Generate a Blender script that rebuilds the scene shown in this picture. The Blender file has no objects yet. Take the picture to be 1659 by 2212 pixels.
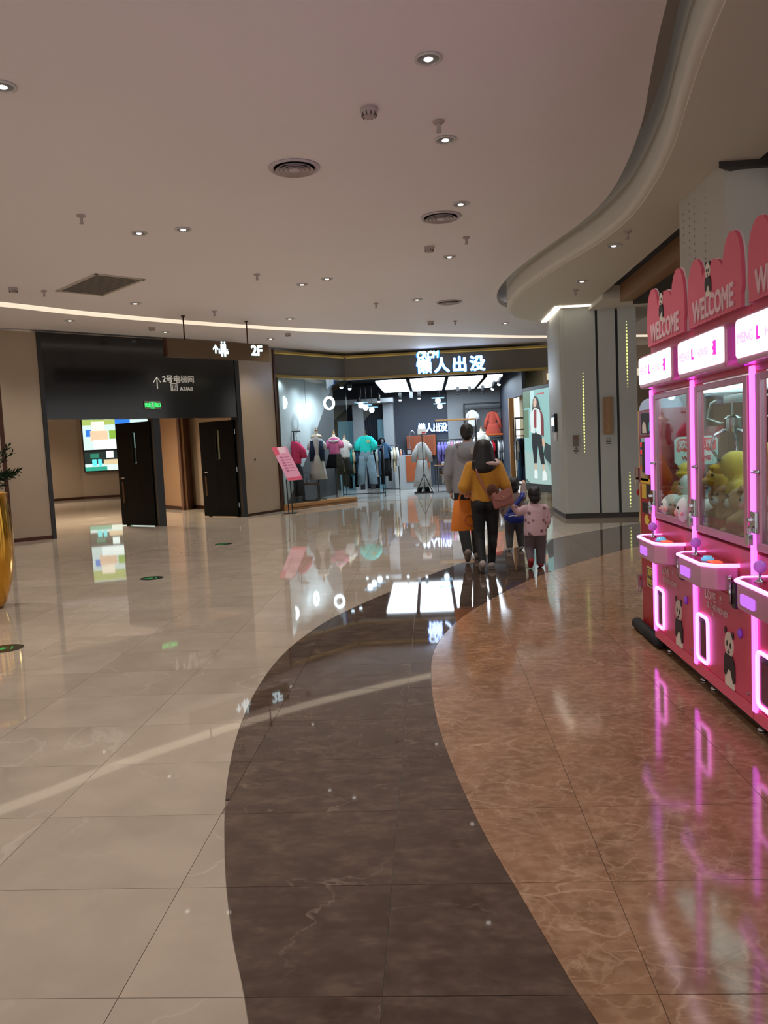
import bpy, bmesh, math, random
from math import sin, cos, pi, radians, sqrt, atan2
from mathutils import Vector, Matrix, Euler
random.seed(7)
C = bpy.context.scene.collection
SC = bpy.context.scene

# ------------------------------------------------------------------ camera
CAM_H, YAW, PITCH, ROLL, FPX = 1.62, 3.45, 4.75, -2.75, 1725.0
W_PX, H_PX = 1659, 2212
cd = bpy.data.cameras.new('camera'); cam = bpy.data.objects.new('camera', cd); C.objects.link(cam)
CAM_R = Matrix.Rotation(radians(YAW), 3, 'Z') @ Matrix.Rotation(radians(90 - PITCH), 3, 'X') @ Matrix.Rotation(radians(ROLL), 3, 'Z')
cam.matrix_world = Matrix.Translation((0, 0, CAM_H)) @ CAM_R.to_4x4()
cd.sensor_fit = 'HORIZONTAL'; cd.sensor_width = 36.0; cd.lens = FPX / W_PX * 36.0
cd.clip_start = 0.05; cd.clip_end = 200
SC.camera = cam

def at(px, py, Y):
    """the point at depth Y seen at photo pixel (px, py): used to read real places off the photograph"""
    d = CAM_R @ Vector(((px - W_PX / 2) / FPX, -(py - H_PX / 2) / FPX, -1.0))
    return Vector((0, 0, CAM_H)) + d * (Y / d.y)

# ------------------------------------------------------------------ world: the rest of the mall as dim warm surroundings
wd = bpy.data.worlds.new('world'); SC.world = wd; wd.use_nodes = True
bg = wd.node_tree.nodes['Background']; bg.inputs[0].default_value = (1.0, 0.98, 0.97, 1); bg.inputs[1].default_value = 1.0
# ------------------------------------------------------------------ exposure
SC.view_settings.view_transform = 'Standard'; SC.view_settings.look = 'None'
SC.view_settings.exposure = 0.06; SC.view_settings.gamma = 1.0; SC.view_settings.use_curve_mapping = False
cy = SC.cycles; cy.max_bounces = 8; cy.diffuse_bounces = 3; cy.glossy_bounces = 4; cy.transmission_bounces = 4; cy.transparent_max_bounces = 8; cy.caustics_reflective = False; cy.caustics_refractive = False
DOWNLIGHT_W = 124.0       # watts of each mall downlight
SHOP_PANEL = 8.5         # emission of the luminous panels in the shop ceiling
LED = 2.4                # emission of the magenta tubes on the claw machines

# ------------------------------------------------------------------ materials
def lin(c):
    return tuple((v / 255 / 12.92 if v / 255 <= .04045 else ((v / 255 + .055) / 1.055) ** 2.4) for v in c)
MATS = {}
def mat(name, col, rough=.5, metal=0, emit=0, ecol=None, var=.08, scale=6.0, bump=0, trans=0, alpha=1, spec=.5, sheen=0):
    if name in MATS: return MATS[name]
    m = bpy.data.materials.new(name); m.use_nodes = True; nt = m.node_tree; N = nt.nodes; L = nt.links
    b = N['Principled BSDF']; c = lin(col)
    b.inputs['Roughness'].default_value = rough; b.inputs['Metallic'].default_value = metal
    b.inputs['Specular IOR Level'].default_value = spec
    tc = N.new('ShaderNodeTexCoord'); nz = N.new('ShaderNodeTexNoise'); nz.inputs['Scale'].default_value = scale; nz.inputs['Detail'].default_value = 3
    L.new(tc.outputs['Object'], nz.inputs['Vector'])
    mx = N.new('ShaderNodeMix'); mx.data_type = 'RGBA'
    mx.inputs[6].default_value = (*[v * (1 - var) for v in c], 1); mx.inputs[7].default_value = (*[min(1, v * (1 + var)) for v in c], 1)
    L.new(nz.outputs['Fac'], mx.inputs[0]); L.new(mx.outputs[2], b.inputs['Base Color'])
    if emit:
        e = lin(ecol or col); b.inputs['Emission Color'].default_value = (*e, 1); b.inputs['Emission Strength'].default_value = emit
    if trans: b.inputs['Transmission Weight'].default_value = trans
    if alpha < 1: b.inputs['Alpha'].default_value = alpha
    if sheen: b.inputs['Sheen Weight'].default_value = sheen
    if bump:
        bp = N.new('ShaderNodeBump'); bp.inputs['Strength'].default_value = bump; bp.inputs['Distance'].default_value = .01
        L.new(nz.outputs['Fac'], bp.inputs['Height']); L.new(bp.outputs['Normal'], b.inputs['Normal'])
    MATS[name] = m; return m

def glass(name, tint=(235, 245, 242), refl=.5):
    if name in MATS: return MATS[name]
    m = bpy.data.materials.new(name); m.use_nodes = True; nt = m.node_tree; N = nt.nodes; L = nt.links
    N.remove(N['Principled BSDF'])
    t = N.new('ShaderNodeBsdfTransparent'); t.inputs[0].default_value = (*lin(tint), 1)
    g = N.new('ShaderNodeBsdfGlossy'); g.inputs['Roughness'].default_value = .02
    f = N.new('ShaderNodeFresnel'); f.inputs[0].default_value = 1.45
    mu = N.new('ShaderNodeMath'); mu.operation = 'MULTIPLY'; mu.inputs[1].default_value = refl; L.new(f.outputs[0], mu.inputs[0])
    mx = N.new('ShaderNodeMixShader'); L.new(mu.outputs[0], mx.inputs[0]); L.new(t.outputs[0], mx.inputs[1]); L.new(g.outputs[0], mx.inputs[2])
    L.new(mx.outputs[0], N['Material Output'].inputs[0]); MATS[name] = m; return m

def marble(name, base, dark, vein, vs=1.3, vw=.012, vmix=.7, rough=.06, fine=0, tilevar=.1, stretch=1.0, dist=.5, grain=.15, cl=2.2, gs=26):
    m = bpy.data.materials.new(name); m.use_nodes = True; nt = m.node_tree; N = nt.nodes; L = nt.links
    b = N['Principled BSDF']; b.inputs['Roughness'].default_value = rough
    geo = N.new('ShaderNodeNewGeometry'); oi = N.new('ShaderNodeObjectInfo')
    mul = N.new('ShaderNodeVectorMath'); mul.operation = 'SCALE'; mul.inputs[0].default_value = (3.1, 5.7, 9.3); L.new(oi.outputs['Random'], mul.inputs['Scale'])
    add = N.new('ShaderNodeVectorMath'); L.new(geo.outputs['Position'], add.inputs[0]); L.new(mul.outputs[0], add.inputs[1])
    st = N.new('ShaderNodeVectorMath'); st.operation = 'MULTIPLY'; st.inputs[1].default_value = (1, stretch, 1); L.new(add.outputs[0], st.inputs[0])
    def noise(s, d=4, dist=0):
        n = N.new('ShaderNodeTexNoise'); n.inputs['Scale'].default_value = s; n.inputs['Detail'].default_value = d
        n.inputs['Distortion'].default_value = dist; L.new(st.outputs[0], n.inputs['Vector']); return n
    def ramp(src, pts):
        r = N.new('ShaderNodeValToRGB'); el = r.color_ramp.elements
        while len(el) < len(pts): el.new(.5)
        for e, (p, v) in zip(el, pts): e.position = p; e.color = (v, v, v, 1)
        L.new(src, r.inputs[0]); return r
    def mix(fac, a, bb):
        x = N.new('ShaderNodeMix'); x.data_type = 'RGBA'
        L.new(fac, x.inputs[0])
        if isinstance(a, tuple): x.inputs[6].default_value = (*lin(a), 1)
        else: L.new(a, x.inputs[6])
        if isinstance(bb, tuple): x.inputs[7].default_value = (*lin(bb), 1)
        else: L.new(bb, x.inputs[7])
        return x.outputs[2]
    cloud = ramp(noise(cl, 5, .3).outputs['Fac'], [(.35, 0), (.65, 1)])
    col = mix(cloud.outputs[0], base, dark)
    v1 = ramp(noise(vs, 6, dist).outputs['Fac'], [(.5 - vw, 0), (.5, vmix), (.5 + vw * .4, 0)])
    msk = ramp(noise(.55, 2, 0).outputs['Fac'], [(.47, 0), (.56, 1)])
    vm = N.new('ShaderNodeMath'); vm.operation = 'MULTIPLY'; L.new(v1.outputs[0], vm.inputs[0]); L.new(msk.outputs[0], vm.inputs[1])
    col = mix(vm.outputs[0], col, vein)
    if fine:
        dn = noise(2.2, 5, 0); sc_ = N.new('ShaderNodeVectorMath'); sc_.operation = 'SCALE'; sc_.inputs['Scale'].default_value = .55; L.new(dn.outputs['Color'], sc_.inputs[0])
        ad = N.new('ShaderNodeVectorMath'); L.new(st.outputs[0], ad.inputs[0]); L.new(sc_.outputs[0], ad.inputs[1])
        for vsx, wd, am in ((1.7, .022, .75), (4.6, .05, .45)):
            vo = N.new('ShaderNodeTexVoronoi'); vo.feature = 'DISTANCE_TO_EDGE'; vo.inputs['Scale'].default_value = vsx; L.new(ad.outputs[0], vo.inputs['Vector'])
            cr = ramp(vo.outputs['Distance'], [(0, am), (wd, 0)]); mk = ramp(noise(1.3 * vsx, 3, 0).outputs['Fac'], [(.42, 0), (.62, 1)])
            pm = N.new('ShaderNodeMath'); pm.operation = 'MULTIPLY'; L.new(cr.outputs[0], pm.inputs[0]); L.new(mk.outputs[0], pm.inputs[1]); col = mix(pm.outputs[0], col, vein)
        v2 = ramp(noise(fine, 5, .5).outputs['Fac'], [(.488, 0), (.5, .4), (.507, 0)])
        v3 = ramp(noise(fine * 5, 5, .1).outputs['Fac'], [(.42, 0), (.72, .38)])
        col = mix(v2.outputs[0], col, vein); col = mix(v3.outputs[0], col, vein)
    gr = ramp(noise(gs, 4, .2).outputs['Fac'], [(.3, 0), (.7, grain)])
    col = mix(gr.outputs[0], col, dark)
    hs = N.new('ShaderNodeHueSaturation'); L.new(col, hs.inputs['Color'])
    ma = N.new('ShaderNodeMath'); ma.operation = 'MULTIPLY_ADD'; ma.inputs[1].default_value = tilevar; ma.inputs[2].default_value = 1 - tilevar / 2
    L.new(oi.outputs['Random'], ma.inputs[0]); L.new(ma.outputs[0], hs.inputs['Value']); L.new(hs.outputs[0], b.inputs['Base Color'])
    MATS[name] = m; return m

# ------------------------------------------------------------------ mesh builder
class MB:
    def __init__(s): s.v = []; s.f = []; s.M = Matrix.Identity(4)
    def add(s, vs, fs):
        o = len(s.v); s.v += [s.M @ Vector(p) for p in vs]; s.f += [tuple(i + o for i in f) for f in fs]; return s
    def box(s, a, b):
        (x0, y0, z0), (x1, y1, z1) = a, b
        return s.add([(x0, y0, z0), (x1, y0, z0), (x1, y1, z0), (x0, y1, z0), (x0, y0, z1), (x1, y0, z1), (x1, y1, z1), (x0, y1, z1)],
                     [(0, 3, 2, 1), (4, 5, 6, 7), (0, 1, 5, 4), (1, 2, 6, 5), (2, 3, 7, 6), (3, 0, 4, 7)])
    def prism(s, pts, z0, z1):
        n = len(pts)
        if sum(pts[i][0] * pts[(i + 1) % n][1] - pts[(i + 1) % n][0] * pts[i][1] for i in range(n)) < 0: pts = pts[::-1]
        return s.add([(x, y, z0) for x, y in pts] + [(x, y, z1) for x, y in pts],
                     [tuple(range(n))[::-1], tuple(range(n, 2 * n))] + [(i, (i + 1) % n, n + (i + 1) % n, n + i) for i in range(n)])
    def slab(s, pts, y0, y1):
        """outline in x,z extruded along y (front y0 faces -y)"""
        n = len(pts)
        if sum(pts[i][0] * pts[(i + 1) % n][1] - pts[(i + 1) % n][0] * pts[i][1] for i in range(n)) < 0: pts = pts[::-1]
        return s.add([(x, y0, z) for x, z in pts] + [(x, y1, z) for x, z in pts],
                     [tuple(range(n)), tuple(range(n, 2 * n))[::-1]] + [((i + 1) % n, i, n + i, n + (i + 1) % n) for i in range(n)])
    def tube(s, path, r, n=8, caps=True, closed=False):
        path = [Vector(p) for p in path]; m = len(path); rs = r if isinstance(r, (list, tuple)) else [r] * m
        vs = []; up = None
        for i, p in enumerate(path):
            if closed: t = path[(i + 1) % m] - path[i - 1]
            else: t = path[min(i + 1, m - 1)] - path[max(i - 1, 0)]
            if t.length < 1e-9: t = Vector((0, 0, 1))
            t.normalize()
            if up is None: up = Vector((0, 0, 1)) if abs(t.z) < .9 else Vector((1, 0, 0))
            a = t.cross(up)
            if a.length < 1e-4: a = t.cross(Vector((0, 1, .3)))
            a.normalize(); b = a.cross(t); up = b
            vs += [p + rs[i] * (cos(2 * pi * k / n) * a + sin(2 * pi * k / n) * b) for k in range(n)]
        fs = []
        for i in range(m if closed else m - 1):
            for k in range(n):
                j = (i + 1) % m; fs.append((i * n + k, j * n + k, j * n + (k + 1) % n, i * n + (k + 1) % n))
        if caps and not closed: fs += [tuple(range(n)), tuple(range((m - 1) * n, m * n))[::-1]]
        return s.add(vs, fs)
    def lathe(s, prof, n=20, c=(0, 0, 0)):
        vs = []; fs = []; m = len(prof)
        for r, z in prof: vs += [(c[0] + r * cos(2 * pi * k / n), c[1] + r * sin(2 * pi * k / n), c[2] + z) for k in range(n)]
        for i in range(m - 1):
            for k in range(n): fs.append((i * n + k, i * n + (k + 1) % n, (i + 1) * n + (k + 1) % n, (i + 1) * n + k))
        if prof[0][0] > 1e-6: fs.append(tuple(range(n))[::-1])
        if prof[-1][0] > 1e-6: fs.append(tuple(range((m - 1) * n, m * n)))
        return s.add(vs, fs)
    def loft(s, rings, n=28, fold=0, fk=7, caps=True, ph=0):
        """rings: (z, cx, cy, rx, ry[, fold])"""
        vs = []; fs = []; m = len(rings)
        for q in rings:
            z, cx, cy, rx, ry = q[:5]; fa = q[5] if len(q) > 5 else fold
            for k in range(n):
                a = 2 * pi * k / n; w = 1 + fa * sin(fk * a + ph + z * 2)
                vs.append((cx + rx * cos(a) * w, cy + ry * sin(a) * w, z))
        for i in range(m - 1):
            for k in range(n): fs.append((i * n + k, i * n + (k + 1) % n, (i + 1) * n + (k + 1) % n, (i + 1) * n + k))
        if caps: fs += [tuple(range(n))[::-1], tuple(range((m - 1) * n, m * n))]
        return s.add(vs, fs)
    def ball(s, c, r, n=12, m=8):
        r = r if isinstance(r, (tuple, list)) else (r, r, r); vs = [(c[0], c[1], c[2] - r[2])]; fs = []
        for i in range(1, m):
            t = pi * i / m - pi / 2
            vs += [(c[0] + r[0] * cos(t) * cos(2 * pi * k / n), c[1] + r[1] * cos(t) * sin(2 * pi * k / n), c[2] + r[2] * sin(t)) for k in range(n)]
        vs.append((c[0], c[1], c[2] + r[2])); e = len(vs) - 1
        for k in range(n):
            fs.append((0, 1 + (k + 1) % n, 1 + k)); fs.append((e, 1 + (m - 2) * n + k, 1 + (m - 2) * n + (k + 1) % n))
        for i in range(m - 2):
            for k in range(n): fs.append((1 + i * n + k, 1 + i * n + (k + 1) % n, 1 + (i + 1) * n + (k + 1) % n, 1 + (i + 1) * n + k))
        return s.add(vs, fs)
    def capsule(s, a, ra, b, rb, n=12):
        s.tube([a, b], [ra, rb], n); s.ball(a, ra, n, 8); s.ball(b, rb, n, 8); return s
    def mesh(s, name, m=None, smooth=False):
        me = bpy.data.meshes.new(name); me.from_pydata([tuple(p) for p in s.v], [], s.f); me.validate()
        if m: me.materials.append(m)
        if smooth: me.polygons.foreach_set('use_smooth', [True] * len(me.polygons))
        return me
    def build(s, name, m, parent=None, smooth=False, bevel=0, seg=2, auto=None, label=None):
        o = bpy.data.objects.new(name, s.mesh(name, m, smooth or bool(auto))); C.objects.link(o); o.parent = parent
        if bevel:
            md = o.modifiers.new('bevel', 'BEVEL'); md.width = bevel; md.segments = seg; md.limit_method = 'ANGLE'; md.angle_limit = radians(40)
        if auto:
            me = o.data; bm = bmesh.new(); bm.from_mesh(me)
            for e in bm.edges:
                if len(e.link_faces) == 2 and e.calc_face_angle(0) > radians(auto): e.smooth = False
            bm.to_mesh(me); bm.free()
        if label: o['label'] = label
        return o
def Box(a, b): return MB().box(a, b)
def tag(o, label=None, cat=None, group=None, kind=None):
    if label: o['label'] = label
    if cat: o['category'] = cat
    if group: o['group'] = group
    if kind: o['kind'] = kind
    return o
def thing(name, label, cat, loc=(0, 0, 0), rz=0, group=None, kind=None):
    o = bpy.data.objects.new(name, None); C.objects.link(o); o.location = loc; o.rotation_euler = (0, 0, rz); o.empty_display_size = .1
    return tag(o, label, cat, group, kind)
def struct(name, loc=(0, 0, 0), rz=0): return thing(name, None, None, loc, rz, kind='structure')
def copy_tree(o, parent=None):
    c = o.copy(); C.objects.link(c); c.parent = parent
    for ch in list(o.children): copy_tree(ch, c)
    return c
def rrect(x0, x1, z0, z1, r, n=4):
    pts = []
    for cx, cz, a0 in ((x1 - r, z1 - r, 0), (x0 + r, z1 - r, 90), (x0 + r, z0 + r, 180), (x1 - r, z0 + r, 270)):
        pts += [(cx + r * cos(radians(a0 + 90 * k / n)), cz + r * sin(radians(a0 + 90 * k / n))) for k in range(n + 1)]
    return pts
def text(name, body, size, m, parent, loc, rot=(pi / 2, 0, 0), depth=.004, bold=0, align='CENTER', sx=1.0, shear=0, label=None, fat=0):
    cu = bpy.data.curves.new(name, 'FONT'); cu.body = body; cu.size = size; cu.extrude = depth; cu.offset = bold; cu.align_x = align; cu.align_y = 'CENTER'; cu.shear = shear; cu.resolution_u = 3
    t = bpy.data.objects.new(name, cu); C.objects.link(t); bpy.context.view_layer.update()
    me = bpy.data.meshes.new_from_object(t.evaluated_get(bpy.context.evaluated_depsgraph_get()))
    bpy.data.objects.remove(t); me.materials.clear(); me.materials.append(m)
    me.transform(Matrix.Diagonal((sx, 1, 1, 1)))
    if fat:      # heavier strokes: the glyphs repeated a few millimetres to each side
        bm = bmesh.new()
        for kk_, (dx, dy) in enumerate(((-fat, 0), (fat, 0), (0, -fat), (0, fat), (fat * .7, fat * .7), (-fat * .7, fat * .7), (fat * .7, -fat * .7), (-fat * .7, -fat * .7))):
            m2 = me.copy(); m2.transform(Matrix.Translation((dx, dy, .0003 * kk_))); bm.from_mesh(m2); bpy.data.meshes.remove(m2)
        bm.to_mesh(me); bm.free()
    o = bpy.data.objects.new(name, me); C.objects.link(o); o.parent = parent; o.location = loc; o.rotation_euler = rot
    if label: o['label'] = label
    return o
def blob(name, mb, m, parent=None, vox=.012, it=6, label=None):
    """overlapping solids fused into one continuous skin"""
    me = mb.mesh(name); t = bpy.data.objects.new(name + '_tmp', me); C.objects.link(t)
    r = t.modifiers.new('r', 'REMESH'); r.mode = 'VOXEL'; r.voxel_size = vox
    if it: q = t.modifiers.new('s', 'SMOOTH'); q.factor = .5; q.iterations = it
    bpy.context.view_layer.update()
    out = bpy.data.meshes.new_from_object(t.evaluated_get(bpy.context.evaluated_depsgraph_get()))
    bpy.data.objects.remove(t); out.name = name; out.materials.clear(); out.materials.append(m)
    out.polygons.foreach_set('use_smooth', [True] * len(out.polygons))
    o = bpy.data.objects.new(name, out); C.objects.link(o); o.parent = parent
    if label: o['label'] = label
    return o
def interp(pts, y):
    if y <= pts[0][1]: return pts[0][0]
    for (xa, ya), (xb, yb) in zip(pts, pts[1:]):
        if y <= yb: return xa + (xb - xa) * (y - ya) / (yb - ya)
    return pts[-1][0]
def smooth_curve(pts, step=.08):
    """Catmull-Rom through (x, y) points, resampled"""
    out = []; P = [pts[0]] + list(pts) + [pts[-1]]
    for i in range(1, len(P) - 2):
        p0, p1, p2, p3 = [Vector(p) for p in P[i - 1:i + 3]]; n = max(2, int((p2 - p1).length / step))
        for k in range(n):
            t = k / n
            out.append(tuple(.5 * ((2 * p1) + (p2 - p0) * t + (2 * p0 - 5 * p1 + 4 * p2 - p3) * t * t + (3 * p1 - p0 - 3 * p2 + p3) * t ** 3)))
    out.append(tuple(pts[-1])); return out

# common colours
BLACK = mat('black paint', (18, 18, 19), .35); CHROME = mat('chrome', (200, 200, 205), .12, 1)
BEIGE = mat('beige stone panel', (162, 143, 120), .22, var=.06, scale=1.5)
BROWN_METAL = mat('brown metal trim', (72, 44, 28), .3, .6)
GREY_METAL = mat('grey clad panel', (180, 183, 178), .38, .0, var=.03)
WHITE = mat('white paint', (225, 225, 222), .45); DARKGLASS = mat('black gloss metal', (23, 23, 24), .13, 0, var=.2, scale=2, bump=.06)
# ================================================================== FLOOR
CREAM = marble('cream marble', (192, 175, 156), (178, 162, 143), (214, 200, 184), 1.1, .014, .4, .03)
DARKM = marble('dark brown marble', (108, 90, 77), (76, 61, 52), (150, 132, 118), .9, .006, .7, .03, fine=0, tilevar=.16, stretch=1.6, dist=.35, grain=.8, cl=7, gs=16)
BROWNM = marble('brown marble', (162, 122, 92), (134, 100, 74), (208, 172, 140), 1.5, .010, .4, .09, fine=3.2, tilevar=.12, stretch=1.3, dist=.5, grain=.4, cl=3, gs=30)
GROUT = mat('grout', (142, 128, 113), .5)
BAND_L = smooth_curve([(-.05, -1), (-.3, 1.2), (-.583, 2.114), (-.743, 2.556), (-.893, 3.051), (-1.055, 3.715), (-1.182, 4.479), (-1.252, 5.383), (-1.224, 6.317), (-1.05, 7.302), (-.772, 8.116), (-.469, 8.839), (.131, 10.2), (.82, 11.45), (1.947, 12.9), (2.918, 13.9), (4.2, 14.9), (7, 16.2), (12, 17.5)])
BAND_R = smooth_curve([(1.2, -1), (.7, 1.0), (.397, 2.108), (.327, 2.404), (.262, 2.712), (.15, 3.243), (.053, 3.873), (-.021, 4.544), (-.054, 5.369), (-.022, 6.237), (.197, 7.203), (.56, 8.113), (1.128, 9.25), (1.914, 10.4), (2.946, 11.6), (4.5, 12.8), (8, 14), (13, 14.8)])
WALL_L0, PORT0, PORT1, W0, W1, W2 = (-8.515, 15.97), (-7.98, 16.35), (-4.67, 19.85), (-4.03, 21.2), (-2.35, 23.35), (3.55, 23.4)
floor = struct('floor')
MB().box((-24, -7, -.12), (16, 42, -.006)).build('grout_bed', GROUT, floor)
def in_shop(x, y):
    if x < -4.03: return False
    yf = interp([(21.2, -4.03), (23.35, -2.35), (23.4, 3.55)], x) if x < 3.55 else 99
    return y > yf
pieces = []
GX, GY, g = -.207, 2.225, .0013
NEG = lambda y: -99
zones = ((CREAM, NEG, lambda y: interp(BAND_L, y)), (DARKM, lambda y: interp(BAND_L, y), lambda y: interp(BAND_R, y)), (BROWNM, lambda y: interp(BAND_R, y), lambda y: 99))
for i in range(-29, 19):
    for j in range(-15, 62):
        x0, x1, y0, y1 = GX + .8 * i + g, GX + .8 * (i + 1) - g, GY + .6 * j + g, GY + .6 * (j + 1) - g
        cx, cy = (x0 + x1) / 2, (y0 + y1) / 2
        if in_shop(cx, cy): continue
        if cx < -6 and cy > 20 and cx > -4 - (cy - 8): pass
        for m, fl, fr in zones:
            ys = [y0 + (y1 - y0) * k / 8 for k in range(9)]
            rows = [(y, max(x0, fl(y) + g), min(x1, fr(y) - g)) for y in ys]
            rows = [r for r in rows if r[2] - r[1] > .002]
            if len(rows) < 2: continue
            pl = [(r[1], r[0]) for r in rows]; pr = [(r[2], r[0]) for r in rows]
            if all(abs(p[0] - x0) < 1e-6 for p in pl): pl = [pl[0], pl[-1]]
            if all(abs(p[0] - x1) < 1e-6 for p in pr): pr = [pr[0], pr[-1]]
            poly = pr + pl[::-1]
            A = sum(r[2] - r[1] for r in rows) / 9 * .6
            d = CAM_R.transposed() @ Vector((cx, cy, -CAM_H)); vis = 0
            if d.z < -.3 and abs(d.x / d.z) < .55 and abs(d.y / d.z) < .72: vis = A / max(.5, cy) ** 3
            pieces.append((vis, cx, cy, poly, m))
pieces.sort(key=lambda p: -p[0])
rest = {}; count = {}
for k, (vis, cx, cy, poly, m) in enumerate(pieces):
    if k < 296 and vis > 0:
        o = MB().prism([(x - cx, y - cy) for x, y in poly], -.01, 0).build('floor_tile', m, floor); o.location = (cx, cy, 0)
    else:
        rest.setdefault(m.name, MB()).prism(poly, -.01, 0)
for k, mb in rest.items():
    o = mb.build('far_tiles', MATS[k], floor); o['kind'] = 'stuff'
SHOPFLOOR = mat('pale grey shop floor', (176, 172, 164), .08, var=.05, scale=1)
MB().prism([W0, W1, W2, (3.55, 33), (-8, 33), (-6, 26)], -.01, .002).build('shop_floor', SHOPFLOOR, floor)

# ================================================================== CEILING
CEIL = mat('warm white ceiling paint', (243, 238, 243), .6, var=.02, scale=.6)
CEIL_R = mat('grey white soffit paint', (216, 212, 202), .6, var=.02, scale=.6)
ceiling = struct('ceiling')
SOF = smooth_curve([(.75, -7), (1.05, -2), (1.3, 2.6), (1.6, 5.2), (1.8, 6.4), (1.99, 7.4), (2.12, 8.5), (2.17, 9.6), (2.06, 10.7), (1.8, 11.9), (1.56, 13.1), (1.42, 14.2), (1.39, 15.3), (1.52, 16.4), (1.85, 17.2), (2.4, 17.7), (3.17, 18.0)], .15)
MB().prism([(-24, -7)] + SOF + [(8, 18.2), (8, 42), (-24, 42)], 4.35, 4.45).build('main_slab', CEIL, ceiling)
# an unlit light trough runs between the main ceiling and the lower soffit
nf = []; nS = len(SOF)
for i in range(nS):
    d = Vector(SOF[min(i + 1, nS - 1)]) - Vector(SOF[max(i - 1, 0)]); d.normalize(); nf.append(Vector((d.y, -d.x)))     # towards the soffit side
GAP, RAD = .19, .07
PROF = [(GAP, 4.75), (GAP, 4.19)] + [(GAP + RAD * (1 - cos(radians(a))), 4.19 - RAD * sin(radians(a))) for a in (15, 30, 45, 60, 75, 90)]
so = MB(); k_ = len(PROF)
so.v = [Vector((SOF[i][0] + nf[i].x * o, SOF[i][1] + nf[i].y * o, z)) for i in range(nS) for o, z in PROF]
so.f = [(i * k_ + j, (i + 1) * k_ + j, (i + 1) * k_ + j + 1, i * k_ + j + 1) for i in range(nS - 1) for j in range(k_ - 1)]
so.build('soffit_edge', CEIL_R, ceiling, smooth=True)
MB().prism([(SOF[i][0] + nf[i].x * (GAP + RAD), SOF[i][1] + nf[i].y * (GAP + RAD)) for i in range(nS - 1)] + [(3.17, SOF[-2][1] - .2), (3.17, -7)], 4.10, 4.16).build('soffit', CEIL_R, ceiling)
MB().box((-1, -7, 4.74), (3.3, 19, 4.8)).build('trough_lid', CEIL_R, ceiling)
STEP = smooth_curve([(-14, 5), (-9.6, 10.2), (-7.13, 13.37), (-6.25, 14.63), (-4.84, 16.27), (-3.23, 17.81), (-1.7, 19.0), (-.19, 20.02), (1.6, 21.1), (3.34, 22.0), (8, 23.6)], .3)
STRIPM = mat('warm led diffuser', (250, 236, 214), .5, emit=.75, ecol=(255, 238, 214))
sm = MB(); nS = len(STEP); off = []
for i in range(nS):
    d = Vector(STEP[min(i + 1, nS - 1)]) - Vector(STEP[max(i - 1, 0)]); d.normalize(); off.append((STEP[i][0] - d.y * .36, STEP[i][1] + d.x * .36))
for a, b, c_, d in zip(STEP, STEP[1:], off[1:], off): sm.add([(*p, 4.338) for p in (a, b, c_, d)] + [(*p, 4.35) for p in (a, b, c_, d)], [(3, 2, 1, 0), (0, 1, 5, 4), (2, 3, 7, 6)])
sm.build('light_strip', STRIPM, ceiling, label='curved strip of warm light let into the ceiling')
SLOT = mat('slot light', (255, 246, 230), .5, emit=1.6, ecol=(255, 243, 224))
MB().box((2.56, 15.60, 4.075), (3.17, 15.72, 4.105)).box((2.50, 15.60, 4.075), (2.62, 17.5, 4.105)).build('slot_light', SLOT, ceiling, label='glowing slot around the column head')
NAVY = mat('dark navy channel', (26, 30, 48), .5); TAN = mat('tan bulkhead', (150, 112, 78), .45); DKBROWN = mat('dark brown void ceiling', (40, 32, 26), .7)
MB().box((3.17, -7, 4.25), (3.48, 15.2, 4.8)).build('channel', NAVY, ceiling)
MB().box((3.48, -7, 3.95), (3.7, 14.6, 4.95)).build('bulkhead', TAN, ceiling, label='tan bulkhead along the opening')
MB().box((3.17, 14.6, 4.02), (4.6, 18.2, 4.3)).build('column_head_soffit', CEIL_R, ceiling)
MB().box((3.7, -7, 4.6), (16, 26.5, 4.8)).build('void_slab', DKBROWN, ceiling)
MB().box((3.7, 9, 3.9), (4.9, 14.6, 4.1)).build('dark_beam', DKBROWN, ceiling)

# right-hand far wall and side wall
wr = struct('wall_right')
FARW = mat('cream far wall', (176, 160, 136), .5)
MB().box((3.55, 25.6, 0), (16, 25.9, 4.6)).build('far_panel', FARW, wr)
MB().box((3.56, 25.4, 3.42), (16, 25.62, 3.62)).build('far_cornice', mat('lit cornice', (240, 226, 200), .5, emit=.7), wr)
MB().box((3.56, 25.55, 2.3), (16, 25.6, 3.42)).build('far_band', mat('taupe band', (140, 124, 102), .5), wr)
MB().box((4.3, 25.3, 0), (7.0, 25.5, 2.3)).build('far_shopfront', mat('warm lit shopfront', (214, 170, 110), .5, emit=.35), wr)
MB().box((10.5, 19, 0), (10.7, 26, 4.6)).build('side_panel', mat('dim wall', (70, 60, 52), .6), wr)
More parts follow.
